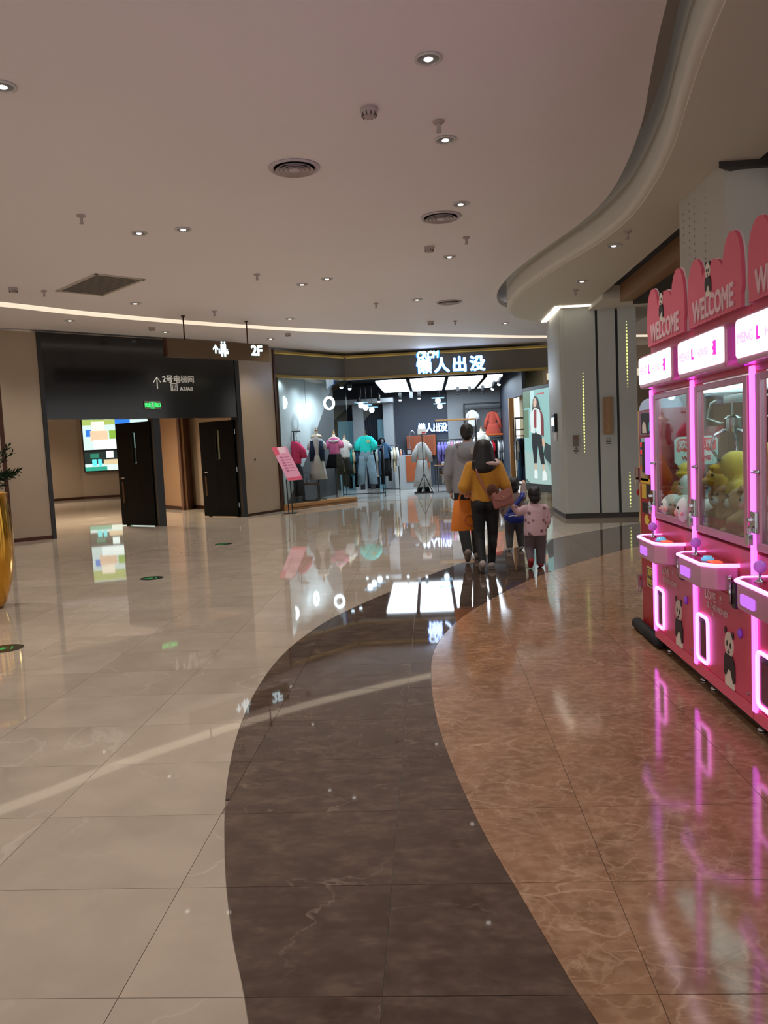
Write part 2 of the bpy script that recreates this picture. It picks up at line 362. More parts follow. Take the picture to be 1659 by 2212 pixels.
# ================================================================== CEILING FITTINGS
RIM = mat('white bezel', (205, 200, 195), .35); REFL = mat('silver reflector', (220, 220, 225), .18, 1)
LENS = mat('lamp lens', (255, 250, 240), .4, emit=3, ecol=(255, 248, 238)); LENS_OFF = mat('dim lamp lens', (230, 232, 236), .25, emit=.5)
def downlight_proto(z, lit=True):
    t = thing('downlight', '', 'downlight', (0, 0, z))
    MB().lathe([(.078, 0), (.098, -.004), (.1, -.012), (.09, -.016), (.078, -.012), (.078, 0)], 24).build('bezel', RIM, t, smooth=True)
    MB().lathe([(.078, -.010), (.055, -.003), (.0, -.003)], 24).build('reflector', REFL, t, smooth=True)
    MB().lathe([(.0, -.017), (.028, -.016), (.04, -.004)], 16).build('lens', LENS if lit else LENS_OFF, t, smooth=True)
    return t
SPOT = bpy.data.lights.new('downlight_beam', 'SPOT'); SPOT.energy = DOWNLIGHT_W; SPOT.color = (1, .965, .92); SPOT.spot_size = radians(112); SPOT.spot_blend = 1.0; SPOT.shadow_soft_size = .06
dl0 = {}
def downlight(x, y, label, z=4.35, lit=True, group=None):
    if (z, lit) not in dl0: o = dl0[(z, lit)] = downlight_proto(z, lit)
    else: o = copy_tree(dl0[(z, lit)])
    o.location = (x, y, z); o['label'] = label
    if group: o['group'] = group
    l = bpy.data.objects.new('lamp_beam', SPOT); C.objects.link(l); l.parent = None
    return o, l
DLS = [(.112, 5.944, 'bright downlight nearest the top of the ceiling, alone beyond the air vents', 4.35, True),
       (.265, 7.5, 'downlight just past the first sprinkler in the middle ceiling row', 4.35, True),
       (.481, 9.5, 'downlight right beside the second round air vent', 4.35, True),
       (.419, 12.09, 'small downlight behind the smoke detector past the second air vent', 4.35, True),
       (-3.425, 9.83, 'left one of two close downlights on the left ceiling', 4.35, True),
       (-2.862, 9.79, 'right one of two close downlights on the left ceiling', 4.35, True),
       (-1.534, 13.11, 'right one of the faint downlight pair in mid ceiling', 4.35, True),
       (-1.992, 13.43, 'left one of the faint downlight pair in mid ceiling', 4.35, True),
       (-5.103, 14.19, 'small downlight between square hatch and curved light strip', 4.35, True),
       (-2.974, 5.87, 'downlight cut by the left edge of the photo', 4.35, True),
       (-2.783, 16.79, 'tiny downlight just before the light strip above hanging sign', 4.35, True),
       (-.109, 15.46, 'tiny downlight left of the farthest round air vent', 4.35, True),
       (2.539, 10.93, 'nearer downlight on the lower right soffit', 4.10, True),
       (2.561, 13.26, 'farther downlight on the lower right soffit', 4.10, True),
       (1.9, 19.2, 'downlight left of the clad column by the shop corner', 4.35, True),
       (-6.9, 15.5, 'tiny downlight beyond the light strip by the black portal', 4.35, True),
       (-5.7, 17.6, 'tiny downlight above the middle of black portal header', 4.35, True), (-3.75, 19.6, 'tiny downlight in front of beige wall beside the shop', 4.35, True), (-8.6, 14.6, 'downlight in front of beige wall left of the portal', 4.35, True)]
beams = []
for x, y, lb, z, lit in DLS:
    o, l = downlight(x, y, lb, z, lit); l.location = (x, y, z - .05); l.parent = None; beams.append((o, l))
for o, l in beams:
    l.parent = o; l.location = (0, 0, -.05)
# extra downlights out of frame, added for the light they give
for x, y in ((-1.2, 2.2), (-5.2, 5.6), (-6.8, 9.5)):
    o, l = downlight(x, y, 'added downlight outside the frame ' + ('straight above the viewer' if x > -2 else 'left of the viewer' if x > -6 else 'far left above the planter'), 4.35, True, 'downlights outside the frame'); l.parent = o; l.location = (0, 0, -.05)

DET = mat('detector plastic', (176, 162, 158), .5); DETD = mat('detector slot', (90, 80, 78), .6)
def detector_proto():
    t = thing('smoke_detector', '', 'detector')
    MB().lathe([(.052, 0), (.055, -.012), (.05, -.02), (.042, -.045), (.028, -.055), (0, -.056)], 20).build('housing', DET, t, auto=35)
    m = MB()
    for k in range(10):
        a = 2 * pi * k / 10; m.M = Matrix.Rotation(a, 4, 'Z'); m.box((.036, -.004, -.05), (.047, .004, -.024))
    m.build('slots', DETD, t)
    return t
d0 = None
for x, y, z, lb in ((-.37, 6.72, 4.35, 'smoke detector nearest the viewer on the ceiling'), (.119, 11.43, 4.35, 'smoke detector behind the second round air vent'),
                    (-6.382, 12.39, 4.35, 'smoke detector left of the square ceiling hatch'), (.151, 18.34, 4.35, 'smoke detector below the farthest round air vent'), (-5.753, 16.89, 4.35, 'smoke detector beyond the light strip above the portal'), (-3.2, 18.9, 4.35, 'smoke detector above the right end of hanging sign')):
    o = detector_proto() if d0 is None else copy_tree(d0); d0 = d0 or o; o.location = (x, y, z); o['label'] = lb; o.scale = (1.35,) * 3
def sprinkler_proto():
    t = thing('sprinkler', '', 'sprinkler')
    MB().lathe([(.03, 0), (.034, -.006), (.026, -.014), (.012, -.016), (.01, -.04), (.007, -.055), (0, -.056)], 16).build('cup', DET, t, auto=35)
    MB().lathe([(0, -.062), (.017, -.062), (.017, -.058), (0, -.058)], 12).tube([(.009, 0, -.03), (.01, 0, -.06)], .0025, 5).tube([(-.009, 0, -.03), (-.01, 0, -.06)], .0025, 5).build('deflector', DET, t)
    return t
d0 = None
for x, y, z, lb in ((.197, 7.08, 4.35, 'sprinkler nearest the viewer beside the smoke detector'), (.615, 11.03, 4.35, 'sprinkler right of the smoke detector past the second vent'), (-3.778, 8.99, 4.35, 'sprinkler left of the close downlight pair'),
                    (-2.539, 12.47, 4.35, 'sprinkler alone in mid ceiling left of the faint downlights'), (-6.048, 12.72, 4.35, 'sprinkler at the left corner of square ceiling hatch'), (-4.009, 15.42, 4.35, 'sprinkler in front of the light strip above hanging sign'),
                    (-.903, 15.6, 4.35, 'sprinkler left of the farthest round air vent'), (.705, 18.41, 4.35, 'sprinkler right of the farthest smoke detector'), (2.545, 10.24, 4.10, 'nearer sprinkler on the lower right soffit'), (2.593, 14.0, 4.10, 'farther sprinkler on the lower right soffit near column')):
    o = sprinkler_proto() if d0 is None else copy_tree(d0); d0 = d0 or o; o.location = (x, y, z); o['label'] = lb; o.scale = (1.5,) * 3
VENT = mat('grey vent enamel', (196, 184, 188), .4); VENTD = mat('vent throat', (104, 94, 96), .6)
d0 = None
for x, y, lb in ((-1.19, 7.95, 'large round air vent nearest the viewer, left of middle'), (.26, 9.98, 'round air vent in the middle beside a downlight'), (.507, 15.92, 'farthest round air vent near the curved soffit tip')):
    if d0 is None:
        d0 = o = thing('air_vent', '', 'air vent')
        MB().lathe([(.2, -.002), (.245, -.002), (.25, -.01), (.235, -.022), (.2, -.012), (.2, -.002)], 32).build('rim', VENT, o, smooth=True)
        MB().lathe([(.0, -.002), (.205, -.002), (.205, -.001), (0, -.001)], 32).build('throat', VENTD, o)
        for r in (.165, .12, .075): MB().lathe([(r - .008, -.004), (r + .022, -.030), (r + .024, -.034), (r - .004, -.012), (r - .008, -.004)], 32).build('ring', VENT, o, smooth=True)
        MB().lathe([(0, -.036), (.05, -.034), (.056, -.028), (0, -.024)], 24).build('core', VENT, o, smooth=True)
    else: o = copy_tree(d0)
    o.location = (x, y, 4.35); o['label'] = lb
hx = [(-5.869, 12.78), (-4.767, 11.763), (-4.293, 12.336), (-5.344, 13.352)]
hc = (sum(p[0] for p in hx) / 4, sum(p[1] for p in hx) / 4)
h = thing('ceiling_hatch', 'grey square return air grille set diagonally in left ceiling', 'grille', (*hc, 4.35), radians(-43))
a, b = .75, .40
fm = MB().box((-a, -b, -.014), (a, -b + .05, 0)).box((-a, b - .05, -.014), (a, b, 0)).box((-a, -b, -.014), (-a + .05, b, 0)).box((a - .05, -b, -.014), (a, b, 0)); fm.build('frame', mat('hatch frame', (186, 176, 166), .5), h)
Box((-a + .05, -b + .05, -.004), (a - .05, b - .05, -.001)).build('backing', mat('hatch filter', (110, 102, 96), .7), h)
for k in range(20):
    x = -a + .07 + k * (2 * a - .14) / 19
    m = MB(); m.M = Matrix.Translation((x, 0, -.008)) @ Matrix.Rotation(radians(10), 4, 'Y'); m.box((-.032, -b + .05, -.002), (.032, b - .05, .002)).build('slat', mat('hatch slat', (176, 166, 156), .5), h)

# ================================================================== LEFT WALL, PORTAL, MIDDLE WALL
def along(p0, p1):
    return (p0[0], p0[1], 0), atan2(p1[1] - p0[1], p1[0] - p0[0]), sqrt((p1[0] - p0[0]) ** 2 + (p1[1] - p0[1]) ** 2)
wl = struct('wall_left', (-7.98, 16.35, 0), atan2(.382, .535) if False else radians(38))
# local x runs towards the portal, panels lie at negative x
for k, (x0, x1) in enumerate(((-.80, -.045), (-2.05, -.88), (-3.3, -2.13), (-4.6, -3.38), (-7.5, -4.68))):
    Box((x0, -.02, .07), (x1, .12, 4.3)).build('stone_panel', BEIGE, wl, bevel=.004)
for x in (-.84, -2.09, -3.34, -4.64): Box((x - .035, -.03, 0), (x + .035, .1, 4.3)).build('metal_strip', BROWN_METAL, wl)
Box((-7.5, -.035, 0), (-.02, .1, .07)).build('skirting', BROWN_METAL, wl)
P0, PR, PL = along(PORT0, PORT1)
wp = struct('wall_portal', P0, PR)
Box((.0, -.04, 2.49), (PL - .02, .22, 4.3)).build('black_header', DARKGLASS, wp, bevel=.006)
Box((-.05, -.06, 0), (.03, .25, 4.3)).build('left_jamb', BLACK, wp)
Box((PL - .12, -.06, 0), (PL, .25, 4.3)).build('right_jamb', BLACK, wp)
Box((2.42, -.02, 0), (2.60, .22, 2.49)).build('mullion', BLACK, wp)
Box((-.02, .22, 2.6), (PL, .3, 4.3)).build('header_back', BEIGE, wp)
LETTER = mat('silver sign lettering', (190, 186, 178), .4, emit=.12)
text('lettering', '2号电梯间', .185, LETTER, wp, (3.14, -.045, 3.385), fat=.005)
text('lettering', 'A7/A8', .13, LETTER, wp, (3.33, -.045, 3.17), fat=.004)
m = MB(); m.tube([(2.59, -.044, 3.17), (2.59, -.044, 3.42)], .012, 6).tube([(2.50, -.044, 3.31), (2.59, -.044, 3.43), (2.68, -.044, 3.31)], .012, 6); m.build('arrow_mark', LETTER, wp)
m = MB()
for (x0, x1, z0, z1) in ((2.93, 2.945, 3.12, 3.30), (3.085, 3.10, 3.12, 3.30), (2.93, 3.10, 3.285, 3.30), (2.93, 3.10, 3.12, 3.135), (2.965, 2.978, 3.14, 3.27), (3.05, 3.063, 3.14, 3.27), (2.99, 3.04, 3.15, 3.16), (3.008, 3.022, 3.15, 3.26)): m.box((x0, -.048, z0), (x1, -.038, z1))
m.build('lift_pictogram', LETTER, wp)
ex = thing('exit_sign', 'small green illuminated exit sign on the black portal header', 'exit sign', (0, 0, 0)); ex.parent = None
ex.location = Matrix.Translation(P0) @ Matrix.Rotation(PR, 4, 'Z') @ Vector((2.425, -.04, 2.79)); ex.rotation_euler = (0, 0, PR)
Box((-.2, -.03, -.095), (.2, 0, .095)).build('housing', mat('exit grey', (92, 84, 74), .5), ex, bevel=.005)
GREEN = mat('exit green', (60, 210, 110), .5, emit=.9, ecol=(60, 220, 110))
Box((-.05, -.035, -.08), (.055, -.028, .08)).build('runner_panel', mat('exit green panel', (40, 170, 90), .5, emit=.55, ecol=(40, 190, 90)), ex)
text('lettering', '安全', .1, GREEN, ex, (-.12, -.032, 0), fat=.005, sx=.75); text('lettering', '出口', .1, GREEN, ex, (.125, -.032, 0), fat=.005, sx=.75)
m = MB(); m.capsule((0, -.036, .04), .011, (0, -.036, .045), .011).tube([(0, -.036, .03), (-.005, -.036, -.01), (.03, -.036, -.04)], .006, 5).tube([(-.005, -.036, -.01), (-.03, -.036, -.05)], .006, 5).tube([(-.03, -.036, .01), (.0, -.036, .025), (.03, -.036, .0)], .005, 5)
m.build('runner', WHITE, ex)
# open door leaves
def door(n, hinge_s, ang, label):
    base = Matrix.Translation(P0) @ Matrix.Rotation(PR, 4, 'Z') @ Vector((hinge_s, .12, 0))
    d = struct('door_%d' % n, base, PR + radians(ang)); d['label'] = label
    w = 1.18; DK = mat('black door laminate', (9, 9, 9), .4, spec=.1)
    # leaf with a narrow vision slot
    m = MB().box((0, -.03, .02), (.5, .03, 2.44)).box((.62, -.03, .02), (w, .03, 2.44)).box((.5, -.03, .02), (.62, .03, 1.48)).box((.5, -.03, 2.2), (.62, .03, 2.44)); m.build('leaf', DK, d, bevel=.003)
    Box((.5, -.006, 1.48), (.62, .006, 2.2)).build('vision_pane', glass('door glass', (210, 225, 220)), d)
    m = MB().box((.488, -.036, 1.468), (.5, .036, 2.212)).box((.62, -.036, 1.468), (.632, .036, 2.212)).box((.488, -.036, 1.468), (.632, .036, 1.48)).box((.488, -.036, 2.2), (.632, .036, 2.212)); m.build('vision_frame', BLACK, d)
    BRONZE = mat('bronze plate', (88, 70, 52), .3, .7)
    for s in (-1, 1):
        h = Box((w - .16, s * .031 - .004, .55), (w - .1, s * .031 + .004, 1.05)).build('push_plate', BRONZE, d)
        MB().tube([(w - .13, s * .03, 1.15), (w - .13, s * .075, 1.15), (w - .26, s * .075, 1.15)], .01, 8).build('handle', CHROME, d, smooth=True)
    for z in (.3, 1.2, 2.15): MB().tube([(0, -.03, z - .06), (0, -.03, z + .06)], .014, 8).build('hinge', CHROME, d)
    Box((w - .2, -.055, -.0), (w - .1, -.02, .12)).build('kick_stop', BLACK, d)
door(1, 2.42, 104, 'open black door leaf on the middle post of the portal'); door(2, PL - .14, 104, 'open black door leaf at the right jamb of the portal')
M0, MR, ML = along(PORT1, W0)
wm = struct('wall_middle', M0, MR)
Box((.02, -.02, .06), (ML - .06, .15, 4.3)).build('stone_panel', BEIGE, wm, bevel=.004)
Box((ML - .06, -.05, 0), (ML + .02, .2, 4.3)).build('metal_strip', BROWN_METAL, wm)
Box((0, -.035, 0), (ML, .1, .06)).build('skirting', BROWN_METAL, wm)
MB().tube([(.45, -.03, 1.42), (.45, -.02, 1.42)], .03, 12).build('socket', BLACK, wm)
# corridor behind the portal
CORR = mat('taupe corridor wall', (160, 138, 118), .35, var=.04)
wc = struct('wall_corridor')
def vwall(mb, a, b, z0, z1, t=.1):
    d = Vector((b[0] - a[0], b[1] - a[1])).normalized(); n = Vector((-d.y, d.x)) * t
    return mb.prism([a, b, (b[0] + n.x, b[1] + n.y), (a[0] + n.x, a[1] + n.y)], z0, z1)
vwall(MB(), (-18.5, 29.4), (-14.4, 32.4), 0, 4.2).build('corridor_panel', CORR, wc)
vwall(MB(), (-14.4, 32.4), (-11.0, 33.75), 0, 4.2).build('corridor_panel', CORR, wc)
vwall(MB(), (-11.0, 33.75), (-8.35, 24.4), 0, 4.2).build('corridor_panel', CORR, wc)
vwall(MB(), (-8.32, 24.4), (-7.28, 23.17), 0, 4.2).build('corridor_panel', mat('tan corridor panel', (158, 124, 92), .35), wc)
vwall(MB(), (-7.28, 23.17), (-7.19, 23.8), 0, 4.2).build('corridor_panel', mat('brown return', (96, 68, 54), .4), wc)
vwall(MB(), (-7.19, 23.8), (-5.5, 21.9), 0, 4.2).build('corridor_panel', BEIGE, wc)
vwall(MB(), (-5.5, 21.9), (-4.75, 20.1), 0, 4.2).build('corridor_panel', BEIGE, wc)
vwall(MB(), (-8.6, 16.6), (-18.5, 29.4), 0, 4.2).build('corridor_panel', CORR, wc)
for a, b in (((-18.5, 29.35), (-14.4, 32.35)), ((-14.4, 32.35), (-11.0, 33.7)), ((-8.32, 24.35), (-7.28, 23.12)), ((-7.19, 23.75), (-5.5, 21.85))): vwall(MB(), a, b, 0, .1, .06).build('skirting', BROWN_METAL, wc)
vwall(MB(), (-7.30, 23.15), (-7.27, 23.12), .0, 4.2, .05).build('metal_strip', BROWN_METAL, wc)
lp = bpy.data.lights.new('corridor_fill', 'SPOT'); lp.energy = 1500; lp.shadow_soft_size = .3; lp.spot_size = radians(130); lp.spot_blend = 1; lp.color = (1, .88, .72)  # unseen lamps added to brighten the lift corridor
for x, y, lb in ((-9.2, 21.5, 'unseen lamp added to light the lift corridor farther inside'), (-8.3, 19.9, 'unseen lamp added to light the lift corridor just behind the doors'), (-14.8, 28.5, 'unseen lamp added to light the depth of the lift corridor')):
    o = thing('added_corridor_lamp', lb, 'added lamp', (x, y, 4.25)); MB().box((-.62, -.62, -.04), (.62, .62, 0)).build('tray', RIM, o); Box((-.58, -.58, -.05), (.58, .58, -.041)).build('diffuser', mat('lamp diffuser', (255, 244, 226), .5, emit=1.2), o)
    l = bpy.data.objects.new('lamp_beam', lp); C.objects.link(l); l.parent = o; l.location = (0, 0, -.06)
# two back-lit adverts in the corridor
def advert(name, label, A, B, z0, z1, blocks, lum=1.3):
    p, r, L = along(A, B); t = thing(name, label, 'lightbox', p, r)
    Box((-.05, -.10, z0 - .05), (L + .05, -.02, z1 + .05)).build('case', BLACK, t, bevel=.01)
    Box((0, -.108, z0), (L, -.101, z1)).build('back_print', mat(name + ' ground', blocks[0], .3, emit=lum * .8), t)
    for k, (u0, u1, v0, v1, c) in enumerate(blocks[1:]):
        Box((u0 * L, -.112 - .0005 * k, z0 + v0 * (z1 - z0)), (u1 * L, -.107, z0 + v1 * (z1 - z0))).build('print_patch', mat('print %d %d %d' % c, c, .3, emit=lum), t)
    return t
advert('advert_lightbox', 'glowing blue and green product advert left of the open door', (-14.25, 32.4), (-11.6, 33.45), 1.15, 3.5,
       [(200, 226, 226), (.0, .45, .8, .98, (150, 170, 90)), (.12, .3, .70, .86, (230, 225, 205)), (.45, .66, .72, .95, (40, 110, 205)), (.62, .99, .90, .99, (30, 90, 200)), (.04, .12, .6, .72, (40, 110, 200)), (.1, .34, .52, .70, (205, 180, 150)), (.36, .6, .55, .70, (120, 160, 60)), (.14, .64, .38, .54, (225, 242, 240)), (0, 1, .33, .37, (10, 12, 12)), (0, .8, .12, .33, (26, 40, 38)), (.08, .2, .22, .3, (40, 110, 90)), (.3, .4, .22, .34, (220, 240, 238)), (.1, .16, .08, .2, (90, 210, 215)), (.18, .23, .08, .2, (90, 210, 215)), (.26, .5, .10, .19, (190, 175, 140)), (0, .6, .0, .07, (40, 140, 120)), (.3, .55, .0, .07, (190, 215, 205))])
advert('advert_lightbox', 'tall cyan poster lightbox seen right of the open door', (-10.85, 32.6), (-10.2, 30.3), 1.25, 3.5,
       [(60, 215, 225), (0, 1, .86, 1, (16, 130, 100)), (0, 1, .82, .86, (170, 160, 90)), (0, 1, .30, .33, (190, 170, 90)), (0, 1, .0, .3, (12, 20, 20)), (.3, .7, .2, .28, (200, 60, 60)), (.05, .95, .08, .2, (205, 205, 195)), (.1, 1, .0, .08, (20, 130, 95))])
# ---- hanging direction sign
H0, HR, HL = along((-4.703, 15.73), (-3.691, 16.828))
hs_ = thing('hanging_sign', 'long brown overhead direction sign hung from two rods', 'sign', H0, HR)
BRONZEP = mat('bronze sign board', (96, 76, 54), .28, .35, var=.15, scale=1.5)
Box((-.44, -.05, 3.53), (1.97, .05, 3.885)).build('board', BRONZEP, hs_, bevel=.004)
Box((-.47, -.055, 3.53), (-.435, .055, 3.885)).build('end_cap', BROWN_METAL, hs_)
for s in (-.02, 1.47): MB().tube([(s, 0, 3.88), (s, 0, 4.35)], .014, 8).build('rod', BROWN_METAL, hs_, smooth=True); MB().lathe([(.04, 4.33), (.04, 4.35)], 12, (s, 0, 0)).build('rod_plate', BROWN_METAL, hs_)
SIGNW = mat('sign white glow', (235, 248, 250), .4, emit=1.5, ecol=(215, 245, 255))
text('lettering', '2F', .29, SIGNW, hs_, (1.65, -.055, 3.735), fat=.012)
m = MB().slab([(.585, 3.745), (.645, 3.82), (.705, 3.745), (.705, 3.705), (.66, 3.745), (.66, 3.64), (.63, 3.64), (.63, 3.745), (.585, 3.705)], -.058, -.05); m.build('arrow_mark', SIGNW, hs_)
m = MB()
for x in (.795, .865): m.ball((x, -.054, 3.872), (.022, .006, .022), 10, 6)
for x, dx in ((.795, 0), (.865, .0)): m.slab([(x - .028, 3.84), (x + .028, 3.84), (x + .03, 3.70), (x + .018, 3.58), (x - .018, 3.58), (x - .03, 3.70)], -.058, -.05)
for x in (.738, .922): m.ball((x, -.054, 3.725), (.016, .006, .016), 8, 6); m.slab([(x - .02, 3.70), (x + .02, 3.70), (x + .024, 3.64), (x - .024, 3.64)], -.058, -.05)
m.build('restroom_pictogram', SIGNW, hs_)
# ---- floor exit markers
for x, y, lb in ((-3.80, 6.70, 'round green floor exit marker cut by the left photo edge'), (-3.78, 10.39, 'middle round green exit marker on the cream floor'), (-3.75, 14.02, 'farthest round green exit marker near the portal')):
    t = thing('floor_marker', lb, 'floor marker', (x, y, .0005), radians(20))
    MB().lathe([(0, 0), (.155, 0), (.155, .002), (0, .002)], 28).build('disc', mat('marker black', (28, 34, 30), .3), t)
    MG = mat('marker green', (40, 180, 90), .35, emit=.08)
    m = MB().prism([(-.11, -.02), (-.03, -.02), (-.03, -.05), (.03, 0), (-.03, .05), (-.03, .02), (-.11, .02)], .002, .0032); m.build('arrow_mark', MG, t)
    m = MB().prism([(.05, -.05), (.065, -.05), (.065, .05), (.05, .05)], .002, .0032); m.build('runner_mark', MG, t)
# ---- gold planter at the left edge
pt = thing('gold_planter', 'tall polished gold vase planter at the left photo edge', 'planter', (-5.10, 8.62, 0))
GOLD = mat('polished gold', (214, 158, 62), .12, 1, var=.05)
MB().lathe([(0, 0), (.2, 0), (.25, .06), (.33, .3), (.365, .55), (.375, .8), (.365, 1.05), (.35, 1.28), (.355, 1.3), (.335, 1.3), (.33, 1.22), (0, 1.22)], 40).build('vase', GOLD, pt, auto=40)
MB().lathe([(0, 1.2), (.332, 1.21), (.31, 1.24), (0, 1.26)], 24).build('soil', mat('soil', (40, 32, 26), .9), pt)
LEAF = mat('dark conifer leaf', (24, 44, 20), .85, var=.3, spec=.15)
sm = MB().tube([(0, 0, 1.24), (.02, 0, 1.7), (-.03, .03, 2.2)], [.025, .02, .008], 8); sm.build('stem', mat('bark', (70, 52, 38), .8), pt)
rnd = random.Random(3)
def sprig(m, p, d, L, n=26, w=.012):
    d = d.normalized(); a = d.cross(Vector((0, 0, 1))).normalized(); b = a.cross(d)
    m.tube([p, p + d * L], .004, 5)
    for k in range(n):
        t = .12 + .88 * k / n; q = p + d * L * t; an = k * 2.4; s = (cos(an) * a + sin(an) * b); l = .10 * (1.1 - .5 * t)
        e = q + (s * .8 + d * .7).normalized() * l; sd = s.cross(d).normalized() * w * .5
        m.add([q, q + (e - q) * .5 + sd, e, q + (e - q) * .5 - sd], [(0, 1, 2, 3)])
lm = None
for k in range(15):
    an = k * 2.4; z = 1.32 + k * .052; r = .42 - k * .012
    m = MB(); dirv = Vector((cos(an), sin(an), rnd.uniform(.05, .55)))
    p = Vector((0, 0, z)); sprig(m, p, dirv, r * rnd.uniform(.75, 1.0))
    for s in (-1, 1):
        q = p + dirv.normalized() * r * .35; d2 = dirv + s * Vector((-sin(an), cos(an), .1)) * .8; sprig(m, q, d2, r * .5, 18)
    m.build('branch', LEAF, pt)
for (dx, dy, dz, L) in ((1, -.25, .22, .52), (.9, -.1, .9, .62), (1, -.6, .3, .5), (1, .2, .35, .5)):
    m = MB(); sprig(m, Vector((.05, 0, 1.38)), Vector((dx, dy, dz)), L, 44, .026); sprig(m, Vector((.1, -.02, 1.42)), Vector((dx, dy + .5, dz)), L * .8, 30, .026); m.build('branch', LEAF, pt)

# ================================================================== COLUMNS
co = thing('clad_column', 'grey panel-clad column with black joints right of the shop', 'column')
COLR = [(2.72, 15.98), (2.66, 16.06), (2.68, 17.8)]
pf = [(2.66, 16.04), (3.30, 15.80)]
def cpanel(a, b, depth=.08, name='panel', z0=.1, z1=4.1, m=GREY_METAL):
    mb = MB(); vwall(mb, a, b, z0, z1, depth); return mb.build(name, m, co, bevel=.006)
cpanel((2.70, 15.95), (3.285, 15.83)); cpanel((3.325, 15.82), (3.645, 15.755)); cpanel((3.69, 15.745), (4.02, 15.68))
MB().prism([(2.66, 17.8), (2.62, 16.03), (2.64, 15.985), (2.70, 15.95), (2.76, 16.05), (2.76, 17.8)], .1, 4.1).build('corner_panel', GREY_METAL, co, auto=30)
MB().prism([(2.75, 16.03), (4.0, 15.78), (4.0, 17.8), (2.75, 17.8)], 0, 4.1).build('core', BLACK, co)
MB().prism([(2.68, 17.78), (2.66, 16.05), (2.73, 15.98), (4.01, 15.72), (4.01, 17.78)], 0, .1).build('plinth', mat('dark plinth', (52, 46, 42), .4), co)
DOT = mat('yellow green light dot', (225, 232, 150), .5, emit=1.0, ecol=(225, 232, 140))
def dots(px, y0, y1, n, r=.017):
    m = MB()
    for k in range(n):
        p = at(px + (k / (n - 1)) * .022 * (y1 - y0), y0 + (y1 - y0) * k / (n - 1), 15.8); yy = 15.83 - (p.x - 3.285) * .205 - .002
        s = 1 - .5 * abs(2 * k / (n - 1) - 1) ** 3
        m.add([(p.x + r * s * cos(a), yy - .004, p.z + 1.5 * r * s * sin(a)) for a in [2 * pi * i / 8 for i in range(8)]], [tuple(range(8))])
    m.build('light_dots', DOT, co, label='row of glowing yellow-green dots')
dots(1261, 806, 976, 26); dots(1350.5, 696, 836, 21); dots(1358, 1020, 1094, 11)
sg = thing('plaque', 'tall narrow tan plaque with vertical writing on the column', 'sign', (at(1314, 898, 15.72).x, 15.735, at(1314, 898, 15.72).z), radians(-11.6))
PLQ = mat('tan plaque', (150, 112, 72), .4); Box((-.088, -.012, -.36), (.088, .004, .36)).build('board', PLQ, sg, bevel=.004)
for k, ch in enumerate('消防卷帘下勿堆物'): text('lettering', ch, .07, mat('pale plaque ink', (186, 156, 120), .5), sg, (0, -.013, .29 - .083 * k), depth=.001)
sg = thing('notice', 'small grey notice plate with brown top on the column', 'sign', (at(1243, 952, 15.9).x, 15.86, at(1243, 952, 15.9).z), radians(-11.6))
Box((-.052, -.012, -.11), (.052, .002, .1)).build('board', mat('grey notice', (104, 100, 94), .4), sg); Box((-.052, -.014, .03), (.052, -.004, .11)).build('brown_header', mat('brown notice header', (110, 82, 60), .4), sg)
INK = mat('dark ink', (60, 58, 54), .6)
m = MB().lathe([(0, 0), (.014, 0), (.014, .002), (0, .002)], 10); m = MB()
m.ball((.005, -.012, -.15), (.015, .003, .017), 10, 6)
for k in range(3): m.box((-.05 + .01 * k, -.012, -.19 - .03 * k), (.06 - .02 * k, -.008, -.178 - .03 * k))
m.build('printed_lines', INK, sg)
sg = thing('column_pictogram', 'small round dark pictogram with two lines below the tan plaque', 'sign', (at(1315, 955, 15.72).x, 15.735, at(1315, 955, 15.72).z), radians(-11.6))
MB().tube([(.03 * cos(a), -.006, .05 + .03 * sin(a)) for a in [2 * pi * i / 16 for i in range(16)]], .005, 6, closed=True).build('ring', INK, sg)
MB().box((-.05, -.008, -.0), (.05, -.004, .012)).box((-.04, -.008, -.035), (.04, -.004, -.015)).build('printed_lines', INK, sg)
sg = thing('blade_sign', 'small lit black sign on the column side next to the poster', 'sign', (2.63, 16.75, 0), radians(-90))
p = at(1203, 912, 16.9)
Box((-.17, -.06, p.z - .2), (.17, -.005, p.z + .17)).build('board', BLACK, sg, bevel=.004)
text('lettering', 'BAG', .22, SIGNW, sg, (0, -.065, p.z), fat=.008, sx=.75)
Box((-.16, -.03, p.z - .38), (.16, -.005, p.z - .22)).build('lower_plate', WHITE, sg)
# column behind the claw machines
c2 = thing('perforated_column', 'tall pale column with dotted rows behind the claw machines', 'column')
MB().prism([(2.84, 9.16), (2.84, 8.12), (2.9, 7.98), (3.02, 7.92), (3.42, 7.92), (3.42, 9.16)], 0, 4.11).build('shaft', mat('pale clad column', (190, 186, 177), .4, var=.02), c2, auto=30)
HOLE = mat('perforation', (70, 64, 56), .7)
for yy, z0, z1 in ((9.02, 2.2, 3.95), (8.83, 2.2, 4.0), (8.66, 3.2, 4.0), (8.34, 2.2, 4.0)):
    m = MB(); n = int((z1 - z0) / .075)
    for k in range(n):
        z = z1 - .075 * k; m.add([(2.8385, yy + .008 * cos(a), z + .013 * sin(a)) for a in [2 * pi * i / 8 for i in range(8)]], [tuple(range(8))])
    m.build('perforation_row', HOLE, c2)
MB().prism([(2.80, 7.84), (3.5, 7.84), (3.5, 9.3), (3.1, 9.3), (3.0, 8.0)], 4.04, 4.2).box((3.32, 7.80, 3.88), (3.7, 9.2, 4.05)).build('head_bracket', mat('dark bracket', (52, 46, 42), .5), c2)
